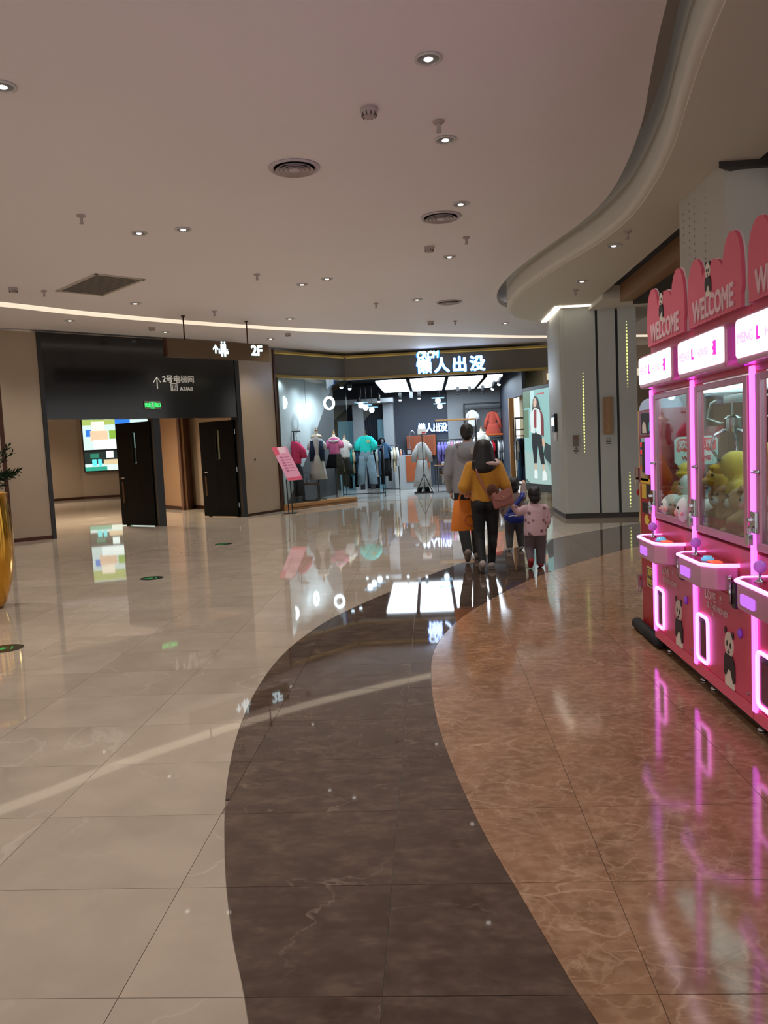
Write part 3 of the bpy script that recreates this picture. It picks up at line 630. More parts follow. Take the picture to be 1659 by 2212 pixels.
# ================================================================== CLAW MACHINES
PINK = mat('pink cabinet laminate', (214, 76, 104), .32, var=.03); PINKF = mat('rose aluminium frame', (214, 150, 172), .3, .35); PINKC = mat('crown pink acrylic', (226, 96, 118), .4, var=.03)
CROWN_EDGE = mat('white acrylic edge', (225, 205, 205), .4); MAG = mat('magenta led tube', (255, 150, 255), .4, emit=LED, ecol=(240, 92, 246))
MAGP = mat('purple led panel', (190, 60, 210), .4, emit=1.0, ecol=(200, 44, 214)); LILAC = mat('lilac lit window', (200, 130, 240), .4, emit=.85, ecol=(190, 105, 245))
HOT = mat('white hot led', (255, 220, 255), .4, emit=LED * 1.1, ecol=(255, 130, 246))
PRINTW = mat('cream print', (226, 214, 196), .5); PRINTK = mat('black print', (34, 30, 30), .5); PALE = mat('pale pink print', (238, 196, 200), .5)
BOXLIT = mat('white lightbox face', (255, 244, 250), .4, emit=2.2, ecol=(255, 236, 248)); BOXTXT = mat('magenta lightbox print', (220, 50, 190), .4, emit=.9, ecol=(226, 40, 196)); BOXPALE = mat('rose lightbox print', (246, 200, 232), .4, emit=1.05, ecol=(255, 176, 230))
CABIN = mat('pale teal cabin wall', (168, 190, 184), .25, var=.04); REDST = mat('red panel', (186, 34, 52), .35); GL = glass('cabinet glass', (240, 248, 246), .45)
COOL = mat('cool ring led', (235, 252, 255), .4, emit=3, ecol=(215, 248, 255))
UW = .455
def claw_machine(label, yc, last):
    t = thing('claw_machine', label, 'claw machine', (1.64, yc, 0), radians(-90), 'claw machines in the pink row')
    b = Box((-UW, .0, .1), (UW, .82, .98)).build('base_cabinet', PINK, t, bevel=.006)
    Box((-UW, -.008, .1), (UW, -.0005, .165)).build('bottom_rail', PINKC, t)
    dpan = Box((-.37, -.006, .175), (.44, -.0005, .70)).build('service_door', PINK, t, bevel=.003)
    for x in (-.36, .36):
        for y in (.08, .74):
            f = MB().lathe([(.03, 0), (.03, .012), (.012, .02), (.012, .1)], 12, (x, y, 0)).build('levelling_foot', CHROME, t, smooth=True)
    MB().box((-UW + .02, .06, .02), (UW - .02, .8, .1)).build('underframe', BLACK, t)
    # cabin
    for x0, x1 in ((-UW, -UW + .05), (UW - .03, UW)): Box((x0, 0.0, .98), (x1, .05, 1.93)).build('front_post', PINKC, t)
    for x0, x1 in ((-UW, -UW + .03), (UW - .03, UW)): Box((x0, .79, .98), (x1, .82, 1.93)).build('rear_post', PINKC, t)
    Box((-UW + .03, .80, .98), (UW - .03, .81, 1.93)).build('rear_pane', glass('rear pane', (186, 205, 198), .6), t)
    Box((-UW + .03, .05, .985), (UW - .03, .79, 1.0)).build('cabin_floor', WHITE, t)
    Box((-UW, 0, 1.90), (UW, .82, 2.24)).build('head_box', PINK, t, bevel=.008)
    Box((-UW + .05, .08, 1.885), (UW - .05, .74, 1.899)).build('cabin_ceiling', mat('glowing cabin ceiling', (235, 248, 250), .4, emit=3.5, ecol=(215, 245, 245)), t)  # glowing sheet added to light the cabin and its toys
    r = MB().tube([(.26 + .045 * cos(a), .12 + .045 * sin(a), 1.87) for a in [2 * pi * i / 18 for i in range(18)]], .012, 8, closed=True).build('ring_lamp', COOL, t, smooth=True)
    # door
    fr = MB().box((-.395, -.012, 1.0), (-.335, .012, 1.89)).box((.365, -.012, 1.0), (.42, .012, 1.89)).box((-.335, -.012, 1.0), (.365, .012, 1.045)).box((-.335, -.012, 1.855), (.365, .012, 1.89)); d = fr.build('door_frame', PINKF, t, bevel=.004)
    Box((-.335, -.003, 1.045), (.365, .003, 1.855)).build('door_pane', GL, d)
    MB().tube([(-.41, -.02, 1.40), (-.34, -.02, 1.40)], .011, 10).build('hinge_knob', CHROME, d, smooth=True)
    lk = MB().box((-.43, -.03, 1.09), (-.36, -.012, 1.20)).lathe([(.02, 0), (.02, .02), (0, .022)], 12, (-.40, -.035, 1.15)); lk.build('hasp', CHROME, d, bevel=.003)
    pl = MB().box((-.425, -.055, 1.03), (-.385, -.03, 1.085)).tube([(-.418, -.042, 1.085), (-.418, -.042, 1.115), (-.405, -.042, 1.125), (-.392, -.042, 1.115), (-.392, -.042, 1.085)], .005, 6); pl.build('padlock', CHROME, d, bevel=.003)
    Box((-.335, .03, .99), (.365, .036, 1.10)).build('red_sill', REDST, t)
    # claw
    cg = MB().box((-.40, .36, 1.85), (.40, .39, 1.875)).box((.0, .30, 1.79), (.14, .46, 1.85)).tube([(.07, .38, 1.79), (.07, .38, 1.68)], .008, 8); cg.build('gantry', CHROME, t)
    cl = MB().lathe([(.0, 1.60), (.05, 1.60), (.055, 1.63), (.055, 1.69), (.03, 1.71), (0, 1.71)], 16, (.07, .38, 0)).build('claw_head', CHROME, t, auto=40)
    for k in range(3):
        a = 2 * pi * k / 3 + .5; u = Vector((cos(a), sin(a), 0)); o = Vector((.07, .38, 0))
        MB().tube([o + u * .04 + Vector((0, 0, 1.62)), o + u * .12 + Vector((0, 0, 1.58)), o + u * .14 + Vector((0, 0, 1.50)), o + u * .09 + Vector((0, 0, 1.42)), o + u * .05 + Vector((0, 0, 1.40))], [.011, .011, .010, .010, .006], 8).build('prong', CHROME, cl, smooth=True)
    MB().tube([(.07, .38, 1.86), (-.1, .3, 1.80), (-.18, .3, 1.70), (-.05, .35, 1.66), (.05, .38, 1.68)], .007, 6).build('coiled_cable', WHITE, t, smooth=True)
    # lightbox
    LB = MB().slab(rrect(-.40, .38, 1.935, 2.165, .035), -.10, 0); lb = LB.build('lightbox_case', PINKF, t, bevel=.01)
    MB().slab(rrect(-.385, .365, 1.965, 2.15, .025), -.106, -.099).build('lit_face', BOXLIT, lb)
    text('lettering', 'MENG', .07, BOXPALE, lb, (-.26, -.107, 2.055), depth=.001, fat=.002); text('lettering', 'L', .085, BOXTXT, lb, (-.11, -.107, 2.055), depth=.001, fat=.003); text('lettering', 'HOUSE', .055, BOXPALE, lb, (.06, -.107, 2.05), depth=.001, fat=.002)
    MB().slab([(.215, 2.02), (.265, 2.015), (.262, 2.095), (.215, 2.09), (.228, 2.07), (.205, 2.055), (.228, 2.04)], -.1085, -.106).build('logo_mark', BOXTXT, lb)
    for x0, x1 in ((-UW + .003, -.41), (.39, UW - .003)): Box((x0, -.012, 1.94), (x1, 0, 2.19)).build('purple_panel', MAGP, t)
    # crown
    def crown(s):
        L = []
        for k in range(25):
            pass
        pts = [(-.41, 2.235), (-.41, 2.30), (-.425, 2.34), (-.42, 2.44)]
        def arc(cx, cz, rx, rz, a0, a1, n=9): return [(cx + rx * cos(radians(a0 + (a1 - a0) * i / n)), cz + rz * sin(radians(a0 + (a1 - a0) * i / n))) for i in range(n + 1)]
        pts += arc(-.285, 2.46, .13, .165, 175, 20) + arc(.0, 2.44, .17, .12, 155, 25) + arc(.285, 2.46, .13, .185, 160, 5) + [(.42, 2.44), (.425, 2.34), (.41, 2.30), (.41, 2.235)]
        return [(x * s, z) for x, z in pts]
    cr = MB().slab(crown(1), -.03, -.012).build('crown_board', PINKC, t)
    MB().slab([(x * 1.02, z + (.006 if z > 2.25 else 0)) for x, z in crown(1)], -.0115, -.004).build('crown_edge', CROWN_EDGE, cr)
    text('lettering', 'WELCOME', .165, PALE, cr, (.0, -.032, 2.312), depth=.002, fat=.006, sx=.80)
    panda(cr, -.03, -.06, 2.37, .20)
    # print on the base
    text('lettering', 'LOVE', .075, PALE, t, (-.16, -.007, .635), depth=.0008, fat=.003, align='LEFT' if False else 'CENTER'); text('lettering', 'IS THE HONEY', .052, PALE, t, (-.05, -.007, .575), depth=.0008, fat=.002)
    m = MB(); m.ball((.0, -.007, .655), (.014, .001, .016), 10, 6); m.tube([(-.01, -.007, .63), (.01, -.007, .625), (.03, -.007, .635)], .003, 5); m.ball((-.13, -.007, .535), (.01, .001, .013), 8, 6); m.build('flower_print', PALE, t)
    panda(t, -.006, .13, .17, .34)
    # prize hatch
    hx0, hx1, hz0, hz1 = -.395, -.18, .195, .50
    pd = MB().slab(rrect(hx0 + .03, hx1 - .03, hz0 + .03, hz1 - .03, .02), -.010, -.0008).build('prize_hatch', PRINTK, t)
    MB().slab(rrect(hx0 + .045, hx1 - .05, hz0 + .04, hz1 - .06, .015), -.0125, -.009).build('hatch_flap', mat('smoked flap', (96, 30, 60), .1), pd)
    MB().tube([(x, -.016, z) for x, z in rrect(hx0 + .012, hx1 - .012, hz0 + .012, hz1 - .012, .035)], .011, 8, closed=True).build('hatch_led', HOT, pd, smooth=True)
    MB().ball((.30, -.012, .52), (.022, .014, .028), 12, 8).build('door_knob', mat('purple knob', (150, 90, 220), .3), t, smooth=True)
    MB().tube([(.395, -.012, .22), (.395, 0, .22)], .010, 10).build('cam_lock', CHROME, t)
    # control tray
    zt = .885; prof = [(-.26, 0), (-.27, -.13), (-.22, -.175), (.18, -.175), (.25, -.12), (.27, 0)]
    tr = MB().prism(prof, .745, zt).build('control_tray', PINKF, t, bevel=.012, seg=3)
    tr2 = MB().prism([(x * .96, y * .96 - .002) for x, y in prof], zt, zt + .004).build('tray_top', REDST, tr)
    MB().tube([(x * 1.01, y * 1.01, zt) for x, y in prof], .011, 8).build('tray_led', HOT, tr, smooth=True)
    js = MB().lathe([(.028, zt + .004), (.022, zt + .012), (.007, zt + .02), (.006, zt + .055), (0, zt + .056)], 14, (-.13, -.10, 0)).build('joystick', CHROME, t, smooth=True)
    MB().ball((-.13, -.10, zt + .078), .030, 14, 10).build('ball_top', mat('lilac ball', (196, 110, 220), .2, emit=.15), js, smooth=True)
    bt = MB().lathe([(.034, 0), (.036, .012), (.026, .016), (.024, .024), (0, .027)], 16, (.07, -.10, zt + .003)).build('push_button', mat('cyan button', (110, 200, 235), .25, emit=.5), tr, smooth=True)
    Box((.12, -.12, zt + .004), (.2, -.06, zt + .012)).build('card_reader', mat('orange glow', (240, 110, 70), .3, emit=.6), tr, bevel=.003)
    MB().slab(rrect(-.17, .0, .775, .83, .015), -.180, -.172).build('lilac_window', LILAC, tr)
    MB().box((.285, -.05, .66), (.34, -.006, .80)).build('coin_slot', BLACK, t, bevel=.004)
    MB().tube([(.285, -.055, .80), (.285, -.055, .68)], .01, 8).ball((.285, -.055, .82), .016).build('coin_latch', CHROME, t, smooth=True)
    # led tube down the far edge
    Box((-UW + .004, -.02, .15), (-UW + .05, -.0005, 1.93)).build('edge_led', MAG, t, bevel=.006)
    return t
def panda(parent, y, x, z, h):
    """flat generic panda print, height h, foot at z"""
    K = lambda pts: [(x + u * h * 1.3, z + v * h) for u, v in pts]
    el = lambda cx, cz, rx, rz, n=14: [(cx + rx * cos(2 * pi * i / n), cz + rz * sin(2 * pi * i / n)) for i in range(n)]
    w = MB(); w.slab(K([(-.15, 0), (.16, 0), (.17, .3), (.12, .55), (-.12, .55), (-.16, .3)]), y - .003, y); w.slab(K(el(0, .72, .145, .22)), y - .0045, y); w.build('panda_print', PRINTW, parent)
    def mark(pts, dy, nm): MB().slab(K(pts), y - dy, y).build(nm, PRINTK, parent)
    for cx, cz in ((-.12, .93), (.12, .90)): mark(el(cx, cz, .04, .065), .0035, 'panda_ear')
    mark([(-.13, .55), (.12, .55), (.19, .40), (.19, .14), (.13, .10), (.05, .30), (-.03, .30), (-.12, .16), (-.18, .2), (-.18, .42)], .0055, 'panda_arms')
    for cx, cz in ((-.055, .73), (.06, .715)): mark(el(cx, cz, .022, .05, 10), .0065, 'panda_eye')
    mark(el(.005, .635, .016, .010, 8), .0065, 'panda_nose')
    MB().tube([(x + u * h, y - .005, z + v * h) for u, v in ((-.03, .60), (0, .585), (.035, .60))], .0035 * h / .2, 4).build('panda_mouth', PRINTK, parent)
MACH = [(5.545, 'far pink claw machine with panda crown beside the red kiosk'), (4.635, 'middle pink claw machine with a panda crown and white seal toys'), (3.715, 'near pink claw machine cut by the right photo edge'), (2.80, 'pink claw machine right next to the viewer, outside the frame')]
for k, (yc, lb) in enumerate(MACH): claw_machine(lb, yc, k == 3)
# far end glass of the row with the welcome notice
nt = thing('coin_notice', 'red and white welcome notice with clipped corners on the end glass', 'sign', (1.94, 5.965, 1.475))
oc = lambda w, h, c: [(-w, -h + c), (-w + c, -h), (w - c, -h), (w, -h + c), (w, h - c), (w - c, h), (-w + c, h), (-w, h - c)]
MB().slab(oc(.155, .105, .025), -.006, 0).build('board', mat('pale mint card', (196, 222, 214), .5, emit=.15), nt)
MB().slab([(-.14, .0), (-.12, -.008), (-.10, .006), (-.08, -.008), (-.05, .006), (-.03, -.008), (0, .006), (.03, -.008), (.06, .006), (.09, -.008), (.12, .006), (.14, 0), (.14, .07), (.12, .09), (-.12, .09), (-.14, .07)], -.008, -.005).build('red_band', mat('coral band', (214, 92, 76), .5, emit=.15), nt)
text('lettering', '欢迎兑币', .07, WHITE, nt, (0, -.009, .043), depth=.001, fat=.002, sx=.9); text('lettering', 'WELCOME', .042, mat('coral ink', (190, 80, 80), .5), nt, (0, -.007, -.055), depth=.001, fat=.002)
# plush toys ------------------------------------------------------
YEL = mat('yellow plush', (236, 204, 92), .9, sheen=.3); WHP = mat('white plush', (232, 236, 230), .9, sheen=.3); BLU = mat('blue plush', (110, 172, 200), .9, sheen=.3); TANP = mat('tan plush', (206, 160, 120), .9, sheen=.3); PNKP = mat('pink plush', (236, 176, 170), .9, sheen=.3); BILL = mat('duck bill plush', (226, 176, 60), .9)
EYE = mat('black bead', (16, 16, 16), .2)
def plush(kind, label, x, y, z, rz, s=1.0, roll=0):
    t = thing('plush_' + kind, label, 'plush toy', (x, y, z), rz, 'plush toys in the claw machines'); t.scale = (s,) * 3; t.rotation_euler = (roll, 0, rz)
    m = MB()
    if kind == 'duck':
        m.ball((0, 0, .08), (.085, .075, .08)); m.ball((0, -.03, .19), (.07, .07, .065)); m.capsule((.08, 0, .1), .03, (.11, .01, .06), .02); m.capsule((-.08, 0, .1), .03, (-.11, .01, .06), .02); blob('body', m, YEL, t, .008, 5)
        m = MB(); m.ball((0, -.105, .18), (.05, .04, .018)); m.ball((0, -.095, .165), (.04, .035, .014)); blob('beak', m, BILL, t, .006, 3)
        for e in (-1, 1): MB().ball((e * .035, -.09, .215), .009, 8, 6).build('eye', EYE, t, smooth=True)
    elif kind == 'seal':
        m.ball((0, .02, .075), (.10, .14, .075)); m.ball((0, -.10, .09), (.085, .07, .08)); m.capsule((.09, -.03, .05), .03, (.15, -.02, .03), .02); m.capsule((-.09, -.03, .05), .03, (-.15, -.02, .03), .02); m.capsule((0, .14, .06), .035, (.05, .2, .05), .02); m.capsule((0, .14, .06), .035, (-.05, .2, .05), .02); blob('body', m, WHP, t, .009, 5)
        m = MB(); m.ball((0, -.165, .075), (.03, .012, .02), 10, 8); m.build('muzzle', PNKP, t, smooth=True)
        for e in (-1, 1): MB().ball((e * .035, -.158, .105), .009, 8, 6).build('eye', EYE, t, smooth=True); MB().ball((e * .06, -.145, .075), (.018, .01, .012), 8, 6).build('cheek', PNKP, t, smooth=True)
    elif kind == 'whale':
        m.ball((0, 0, .09), (.11, .13, .09)); m.capsule((0, .1, .09), .05, (0, .18, .14), .03); m.capsule((0, .18, .14), .03, (.06, .21, .16), .02); m.capsule((0, .18, .14), .03, (-.06, .21, .16), .02); m.capsule((.1, 0, .06), .03, (.15, .02, .03), .02); m.capsule((-.1, 0, .06), .03, (-.15, .02, .03), .02); blob('body', m, BLU, t, .009, 5)
        MB().ball((0, -.03, .06), (.095, .11, .055), 14, 10).build('belly', WHP, t, smooth=True)
        for e in (-1, 1): MB().ball((e * .085, -.085, .1), .009, 8, 6).build('eye', EYE, t, smooth=True)
    else:
        m.ball((0, 0, .09), (.09, .08, .09)); m.ball((0, -.02, .21), (.085, .075, .075)); m.ball((.07, -.01, .275), .03); m.ball((-.07, -.01, .275), .03)
        for e in (-1, 1): m.capsule((e * .07, -.02, .13), .03, (e * .10, -.08, .10), .026); m.capsule((e * .05, -.03, .03), .035, (e * .06, -.11, .03), .033)
        blob('body', m, TANP, t, .009, 5)
        MB().ball((0, -.088, .195), (.035, .02, .026), 10, 8).build('muzzle', WHP, t, smooth=True); MB().ball((0, -.11, .205), .008, 8, 6).build('nose', EYE, t, smooth=True)
        for e in (-1, 1): MB().ball((e * .03, -.09, .235), .008, 8, 6).build('eye', EYE, t, smooth=True)
    return t
R90 = radians(-90)
PL = [('seal', 'white seal plush lying against the far machine glass', 1.79, 5.76, 1.0, R90 + .5, 1.1), ('seal', 'white seal plush lying right of the first seal in the far machine', 1.84, 5.56, 1.0, R90 - .2, 1.1), ('duck', 'yellow duck plush behind the seals in the far machine', 1.85, 5.86, 1.13, R90 + .9, 1.05),
      ('seal', 'white seal plush on top of the pile in the far machine', 1.90, 5.68, 1.15, R90 - .3, 1.0), ('whale', 'blue whale plush at the back of the far machine', 2.2, 5.72, 1.02, R90 + .4, 1.0),
      ('seal', 'white seal plush lowest in the middle machine', 1.79, 5.27, 1.0, R90 - .2, 1.2), ('whale', 'large blue whale plush upright in the middle machine', 1.93, 5.38, 1.12, R90 + 1.2, 1.25), ('seal', 'white seal plush perched beside the blue whale', 1.99, 5.20, 1.17, R90 + .1, 1.0),
      ('duck', 'big yellow duck plush leaning on the middle machine glass', 1.83, 4.80, 1.15, R90 - .6, 1.35), ('duck', 'smaller yellow duck plush left of the big duck', 1.79, 5.03, 1.12, R90 + .3, 1.05), ('bear', 'tan bear plush below the big duck in the middle machine', 1.79, 4.92, 1.0, R90 + .2, 1.0), ('bear', 'tan bear plush lowest right in the middle machine', 1.79, 4.68, 1.0, R90 - .3, 1.0), ('whale', 'blue whale plush deep in the middle machine', 2.2, 5.0, 1.02, R90, 1.1),
      ('duck', 'yellow duck plush high in the near machine', 1.86, 4.36, 1.24, R90, 1.2), ('seal', 'white seal plush in the middle of the near machine', 1.82, 4.36, 1.13, R90 + .2, 1.05), ('bear', 'tan bear plush lowest in the near machine', 1.79, 4.34, 1.0, R90, 1.0), ('whale', 'blue whale plush at the back of the near machine', 2.2, 4.3, 1.14, R90, 1.2), ('bear', 'tan bear plush beyond the frame edge in the near machine', 1.80, 4.02, 1.0, R90, 1.0)]
for k, l, x, y, z, r, s in PL: plush(k, l, x, y, z, r, s)
# ================================================================== RED COIN KIOSK
kk = thing('coin_kiosk', 'red coin change kiosk with rubber bumper at the far end', 'kiosk', (1.705, 6.34, 0), radians(-90))
REDK = mat('red powder coat', (168, 28, 36), .35, var=.04)
Box((-.29, 0, .06), (.29, .2, 1.80)).build('body', REDK, kk, bevel=.008)
m = MB().slab([(-.27, 1.80)] + [(.27 * cos(radians(a)), 1.80 + .085 * sin(radians(a))) for a in range(180, -1, -15)], .0, .18); m.build('dome', mat('pale blue dome', (168, 180, 205), .3, emit=.12), kk, auto=30)
Box((-.25, -.006, 1.60), (.26, -.0005, 1.79)).build('poster_frame', mat('mauve frame', (150, 100, 120), .4), kk)
sc = Box((-.19, -.010, 1.615), (.22, -.006, 1.775)).build('poster', PRINTK, kk)
m = MB().slab([(-.14, 1.62), (-.02, 1.62), (-.04, 1.69), (-.1, 1.71), (-.14, 1.68)], -.012, -.010).slab([(.12, 1.62), (.2, 1.62), (.2, 1.70), (.14, 1.72)], -.012, -.010); m.build('pale_figure', PRINTW, sc)
MB().slab([(.03, 1.63), (.13, 1.64), (.08, 1.71), (.04, 1.69)], -.0125, -.010).build('teal_figure', mat('teal print', (60, 160, 150), .5), sc)
Box((.06, -.05, 1.30), (.25, -.001, 1.585)).build('lilac_card_unit', LILAC, kk, bevel=.008)
Box((-.1, -.03, 1.31), (.05, -.001, 1.58)).build('reader_block', PRINTK, kk, bevel=.004); Box((-.1, -.035, 1.55), (.05, -.0305, 1.585)).build('reader_label', mat('mint label', (160, 200, 190), .5), kk)
Box((-.25, -.006, 1.44), (-.105, -.0006, 1.575)).build('blue_plate', mat('blue plate', (50, 84, 130), .5), kk)
for z in (1.53, 1.47): Box((-.2, -.015, z - .018), (-.11, -.006, z + .018)).build('red_button', mat('lit red button', (240, 30, 30), .3, emit=.6), kk, bevel=.003)
for (x0, x1, z0, z1, c) in ((-.25, -.11, 1.36, 1.435, (150, 140, 120)), (-.25, -.1, 1.33, 1.358, (220, 100, 40)), (-.25, -.02, 1.24, 1.328, (170, 150, 100)), (-.25, .02, 1.22, 1.26, (226, 186, 60)), (-.22, -.09, 1.10, 1.215, (222, 184, 70)), (.07, .2, 1.17, 1.22, (226, 150, 40)), (.1, .2, 1.06, 1.12, (210, 196, 190)), (.05, .1, 1.27, 1.295, (50, 90, 180))):
    Box((x0, -.004, z0), (x1, -.0006, z1)).build('sticker', mat('sticker %d %d %d' % c, c, .5), kk)
Box((-.06, -.012, 1.11), (.05, -.0006, 1.22)).build('note_slot', PRINTK, kk); Box((.1, -.012, 1.125), (.2, -.0006, 1.165)).build('coin_mouth', mat('dark maroon', (60, 10, 14), .5), kk)
Box((-.2, -.01, .985), (-.02, -.0006, 1.07)).build('coin_cup', PRINTK, kk, bevel=.004)
MB().slab([(-.14, .90), (-.06, .89), (-.02, .93), (-.06, .95), (-.08, .975), (-.12, .97), (-.16, .94)], -.004, -.0006).build('duck_sticker', mat('yellow sticker', (232, 200, 90), .5), kk)
LBL = Box((-.12, -.005, .40), (.20, -.0006, .56)).build('label_plate', mat('olive label edge', (216, 200, 150), .5), kk)
Box((-.10, -.007, .41), (.18, -.005, .55)).build('label_ground', mat('olive label', (96, 84, 40), .5), LBL); text('lettering', 'SUPER', .07, mat('label gold', (210, 190, 90), .5), LBL, (.03, -.008, .515), depth=.001, fat=.002); text('lettering', 'MACHINE', .055, MATS['label gold'], LBL, (.04, -.008, .445), depth=.001, fat=.002)
for z in (1.24, .36): MB().box((-.305, -.03, z), (-.29, .03, z + .10)).tube([(-.3, -.03, z), (-.3, -.035, z - .04), (-.3, -.01, z - .05), (-.3, 0, z)], .006, 6).build('padlock', CHROME, kk)
for z in (1.14, .43): MB().tube([(-.31 + .02 * cos(a), -.012, z + .02 * sin(a)) for a in [2 * pi * i / 12 for i in range(12)]], .007, 6, closed=True).build('red_lug', REDK, kk)
m = MB().capsule((-.34, -.035, .045), .045, (.34, -.035, .045), .045); m.build('rubber_bumper', mat('black rubber', (22, 22, 23), .75), kk, smooth=True)
Box((-.29, .02, 0), (.29, .19, .06)).build('plinth', BLACK, kk)
# ================================================================== CLOTHES SHOP
ws = struct('wall_shop')
PALEW = mat('pale blue grey paint', (176, 186, 190), .55, var=.03); DGREY = mat('dark grey paint', (84, 85, 88), .55, var=.03); NAVYW = mat('navy paint', (52, 58, 70), .55, var=.03); GREYW = mat('mid grey paint', (142, 146, 150), .55, var=.03)
SA, SB = (-3.98, 21.5), (-2.95, 25.1)
sp_, sr_, sl_ = along(SA, SB)
vwall(MB(), SA, SB, 0, 4.2, .12).build('side_panel', PALEW, ws)
g2 = MB(); g2.M = Matrix.Translation(sp_) @ Matrix.Rotation(sr_, 4, 'Z'); g2.slab([(.15, .15), (sl_, .15), (sl_, 3.55), (1.75, 1.55)], -.006, 0); g2.build('painted_diagonal', DGREY, ws)
YB = 30.6
X = lambda px, Y, py=930: at(px, py, Y).x
def bwall(px0, px1, z0, z1, Y, m, name='back_panel', t=.1): return Box((X(px0, Y), Y, z0), (X(px1, Y), Y + t, z1)).build(name, m, ws)
bwall(700, 1105, 0, 4.2, YB + .4, NAVYW)
bwall(968, 1092, 0, 4.2, YB + .3, GREYW)
for a, b in ((763, 786), (829, 851)): Box((X(a, YB - .6), YB - .6, 0), (X(b, YB - .6), YB + .4, 3.3)).build('pillar', GREYW, ws)
for a, b, m in ((716, 763, mat('cream grey paint', (128, 126, 116), .55)), (786, 829, mat('cream grey paint', (128, 126, 116), .55))):
    q = MB().slab([(X(a, YB), 2.62), (X(a, YB), 3.25), (X(b - 4, YB), 3.25)], YB + .18, YB + .4); q.build('painted_diagonal', m, ws)
BLUEP = mat('light blue fitting panel', (120, 176, 200), .3, emit=.12)
bwall(730, 764, 0, 2.62, YB + .1, BLUEP); bwall(815, 830, 0, 2.62, YB + .1, BLUEP); bwall(714, 730, 0, 2.62, YB + .05, BLACK)
cur = MB(); n = 40; xa, xb = X(785, YB), X(816, YB)
for k in range(n):
    u = k / (n - 1); y = YB - .05 + .05 * sin(k * 1.15)
    cur.v += [Vector((xa + (xb - xa) * u, y, .1)), Vector((xa + (xb - xa) * u, y, 2.62))]
    if k: cur.f.append((2 * k - 2, 2 * k, 2 * k + 1, 2 * k - 1))
co_ = cur.build('fitting_curtain', mat('navy curtain', (44, 50, 62), .8), None, smooth=True); tag(co_, 'dark navy pleated fitting room curtain between grey pillars', 'curtain')
Box((X(716, 29.6), 29.5, 3.2), (X(852, 29.6), 30.2, 3.36)).build('beam', GREYW, ws)
MB().prism([(-3.9, 21.7), (-2.3, 23.65), (3.5, 23.7), (3.5, 31.2), (-3.9, 31.2)], 3.95, 4.2).build('shop_ceiling', mat('black shop ceiling', (26, 27, 30), .7), ws)
xr0 = X(1090, YB); vwall(MB(), (xr0, YB + .4), (2.72, 25.6), 0, 4.2, -.1).build('side_panel', NAVYW, ws)
vwall(MB(), (2.72, 25.6), (2.87, 23.7), 2.9, 4.2, -.1).build('side_panel', NAVYW, ws)
vwall(MB(), (2.98, 25.5), (3.5, 23.75), 0, 4.2, -.1).build('niche_panel', mat('cream niche', (196, 184, 150), .5), ws)
WOOD = mat('oak veneer', (168, 118, 66), .45, var=.12, scale=9)
Box((X(1101, 25.2), 25.15, 0), (X(1111, 25.2), 25.35, 2.9)).build('wood_post', WOOD, ws)
Box((X(1109, 25.3), 25.3, 0.3), (X(1112, 25.3), 25.34, 2.9)).build('niche_led', mat('warm niche led', (240, 226, 170), .5, emit=.8), ws)
# fascia
fz0, fz1 = 3.6, 4.26
FAS = mat('brushed gunmetal fascia', (96, 90, 80), .35, .15, var=.12, scale=2); GOLDF = mat('brass frame', (132, 104, 56), .35, .6, emit=.05, ecol=(220, 190, 90))
wf = struct('wall_fascia')
for A, B in ((W0, W1), (W1, W2)):
    p, r, L = along(A, B); q = lambda mb: (setattr(mb, 'M', Matrix.Translation(p) @ Matrix.Rotation(r, 4, 'Z')), mb)[1]
    q(MB()).box((0, 0, fz0), (L, .2, fz1)).build('fascia_board', FAS, wf)
    for z0, z1 in ((fz0 - .03, fz0 + .03), (fz1 - .05, fz1)): q(MB()).box((-.02, -.05, z0), (L + .02, .22, z1)).build('brass_edge', GOLDF, wf)
    q(MB()).box((.05, -.03, fz1 - .075), (L - .05, -.005, fz1 - .052)).build('fascia_led', mat('amber fascia led', (190, 160, 80), .5, emit=.16, ecol=(230, 196, 110)), wf)
p, r, L = along(W0, W1)
for s in (.0, 2.69): pass
q = MB(); q.M = Matrix.Translation(p) @ Matrix.Rotation(r, 4, 'Z'); q.box((.03, -.02, 0), (.09, .08, fz0)); q.build('corner_post', BROWN_METAL, wf)
pw = struct('window_1', p, r)
Box((.09, .0, .15), (L, .012, fz0 - .03)).build('pane', glass('shop glass', (250, 253, 253), .12), pw)
pf_ = thing('display_platform', 'oak plinth under the shop window display', 'platform', p, r)
Box((.06, -.06, 0), (L + .2, .5, .15)).build('body', WOOD, pf_, bevel=.006); Box((.35, -.07, .045), (L + .12, -.061, .07)).build('shadow_groove', mat('groove shade brown', (92, 62, 36), .5), pf_)  # flat dark bar on the face; a groove's shade put into its colour
# sign lettering
SGN = mat('sign letter glow', (250, 253, 255), .4, emit=3.2, ecol=(225, 244, 255)); HALO = mat('blue sign halo', (60, 150, 235), .4, emit=1.5, ecol=(30, 130, 240))  # bloom around the letters is made as wider glowing blue copies behind them
p, r, L = along(W1, W2)
st = thing('shop_sign', 'glowing white shop sign letters over the entrance', 'sign', p, r)
for k, ch in enumerate('懒人出没'):
    x = 2.30 + .51 * k; text('halo', ch, .45, HALO, st, (x, -.05, 3.815), fat=.026, depth=.012); text('lettering', ch, .45, SGN, st, (x, -.085, 3.815), fat=.013, depth=.012)
text('halo', 'CRCM', .27, HALO, st, (2.41, -.05, 4.15), fat=.02, depth=.012, sx=.88, shear=.12); text('lettering', 'CRCM', .27, SGN, st, (2.41, -.085, 4.15), fat=.010, depth=.012, sx=.82, shear=.12)
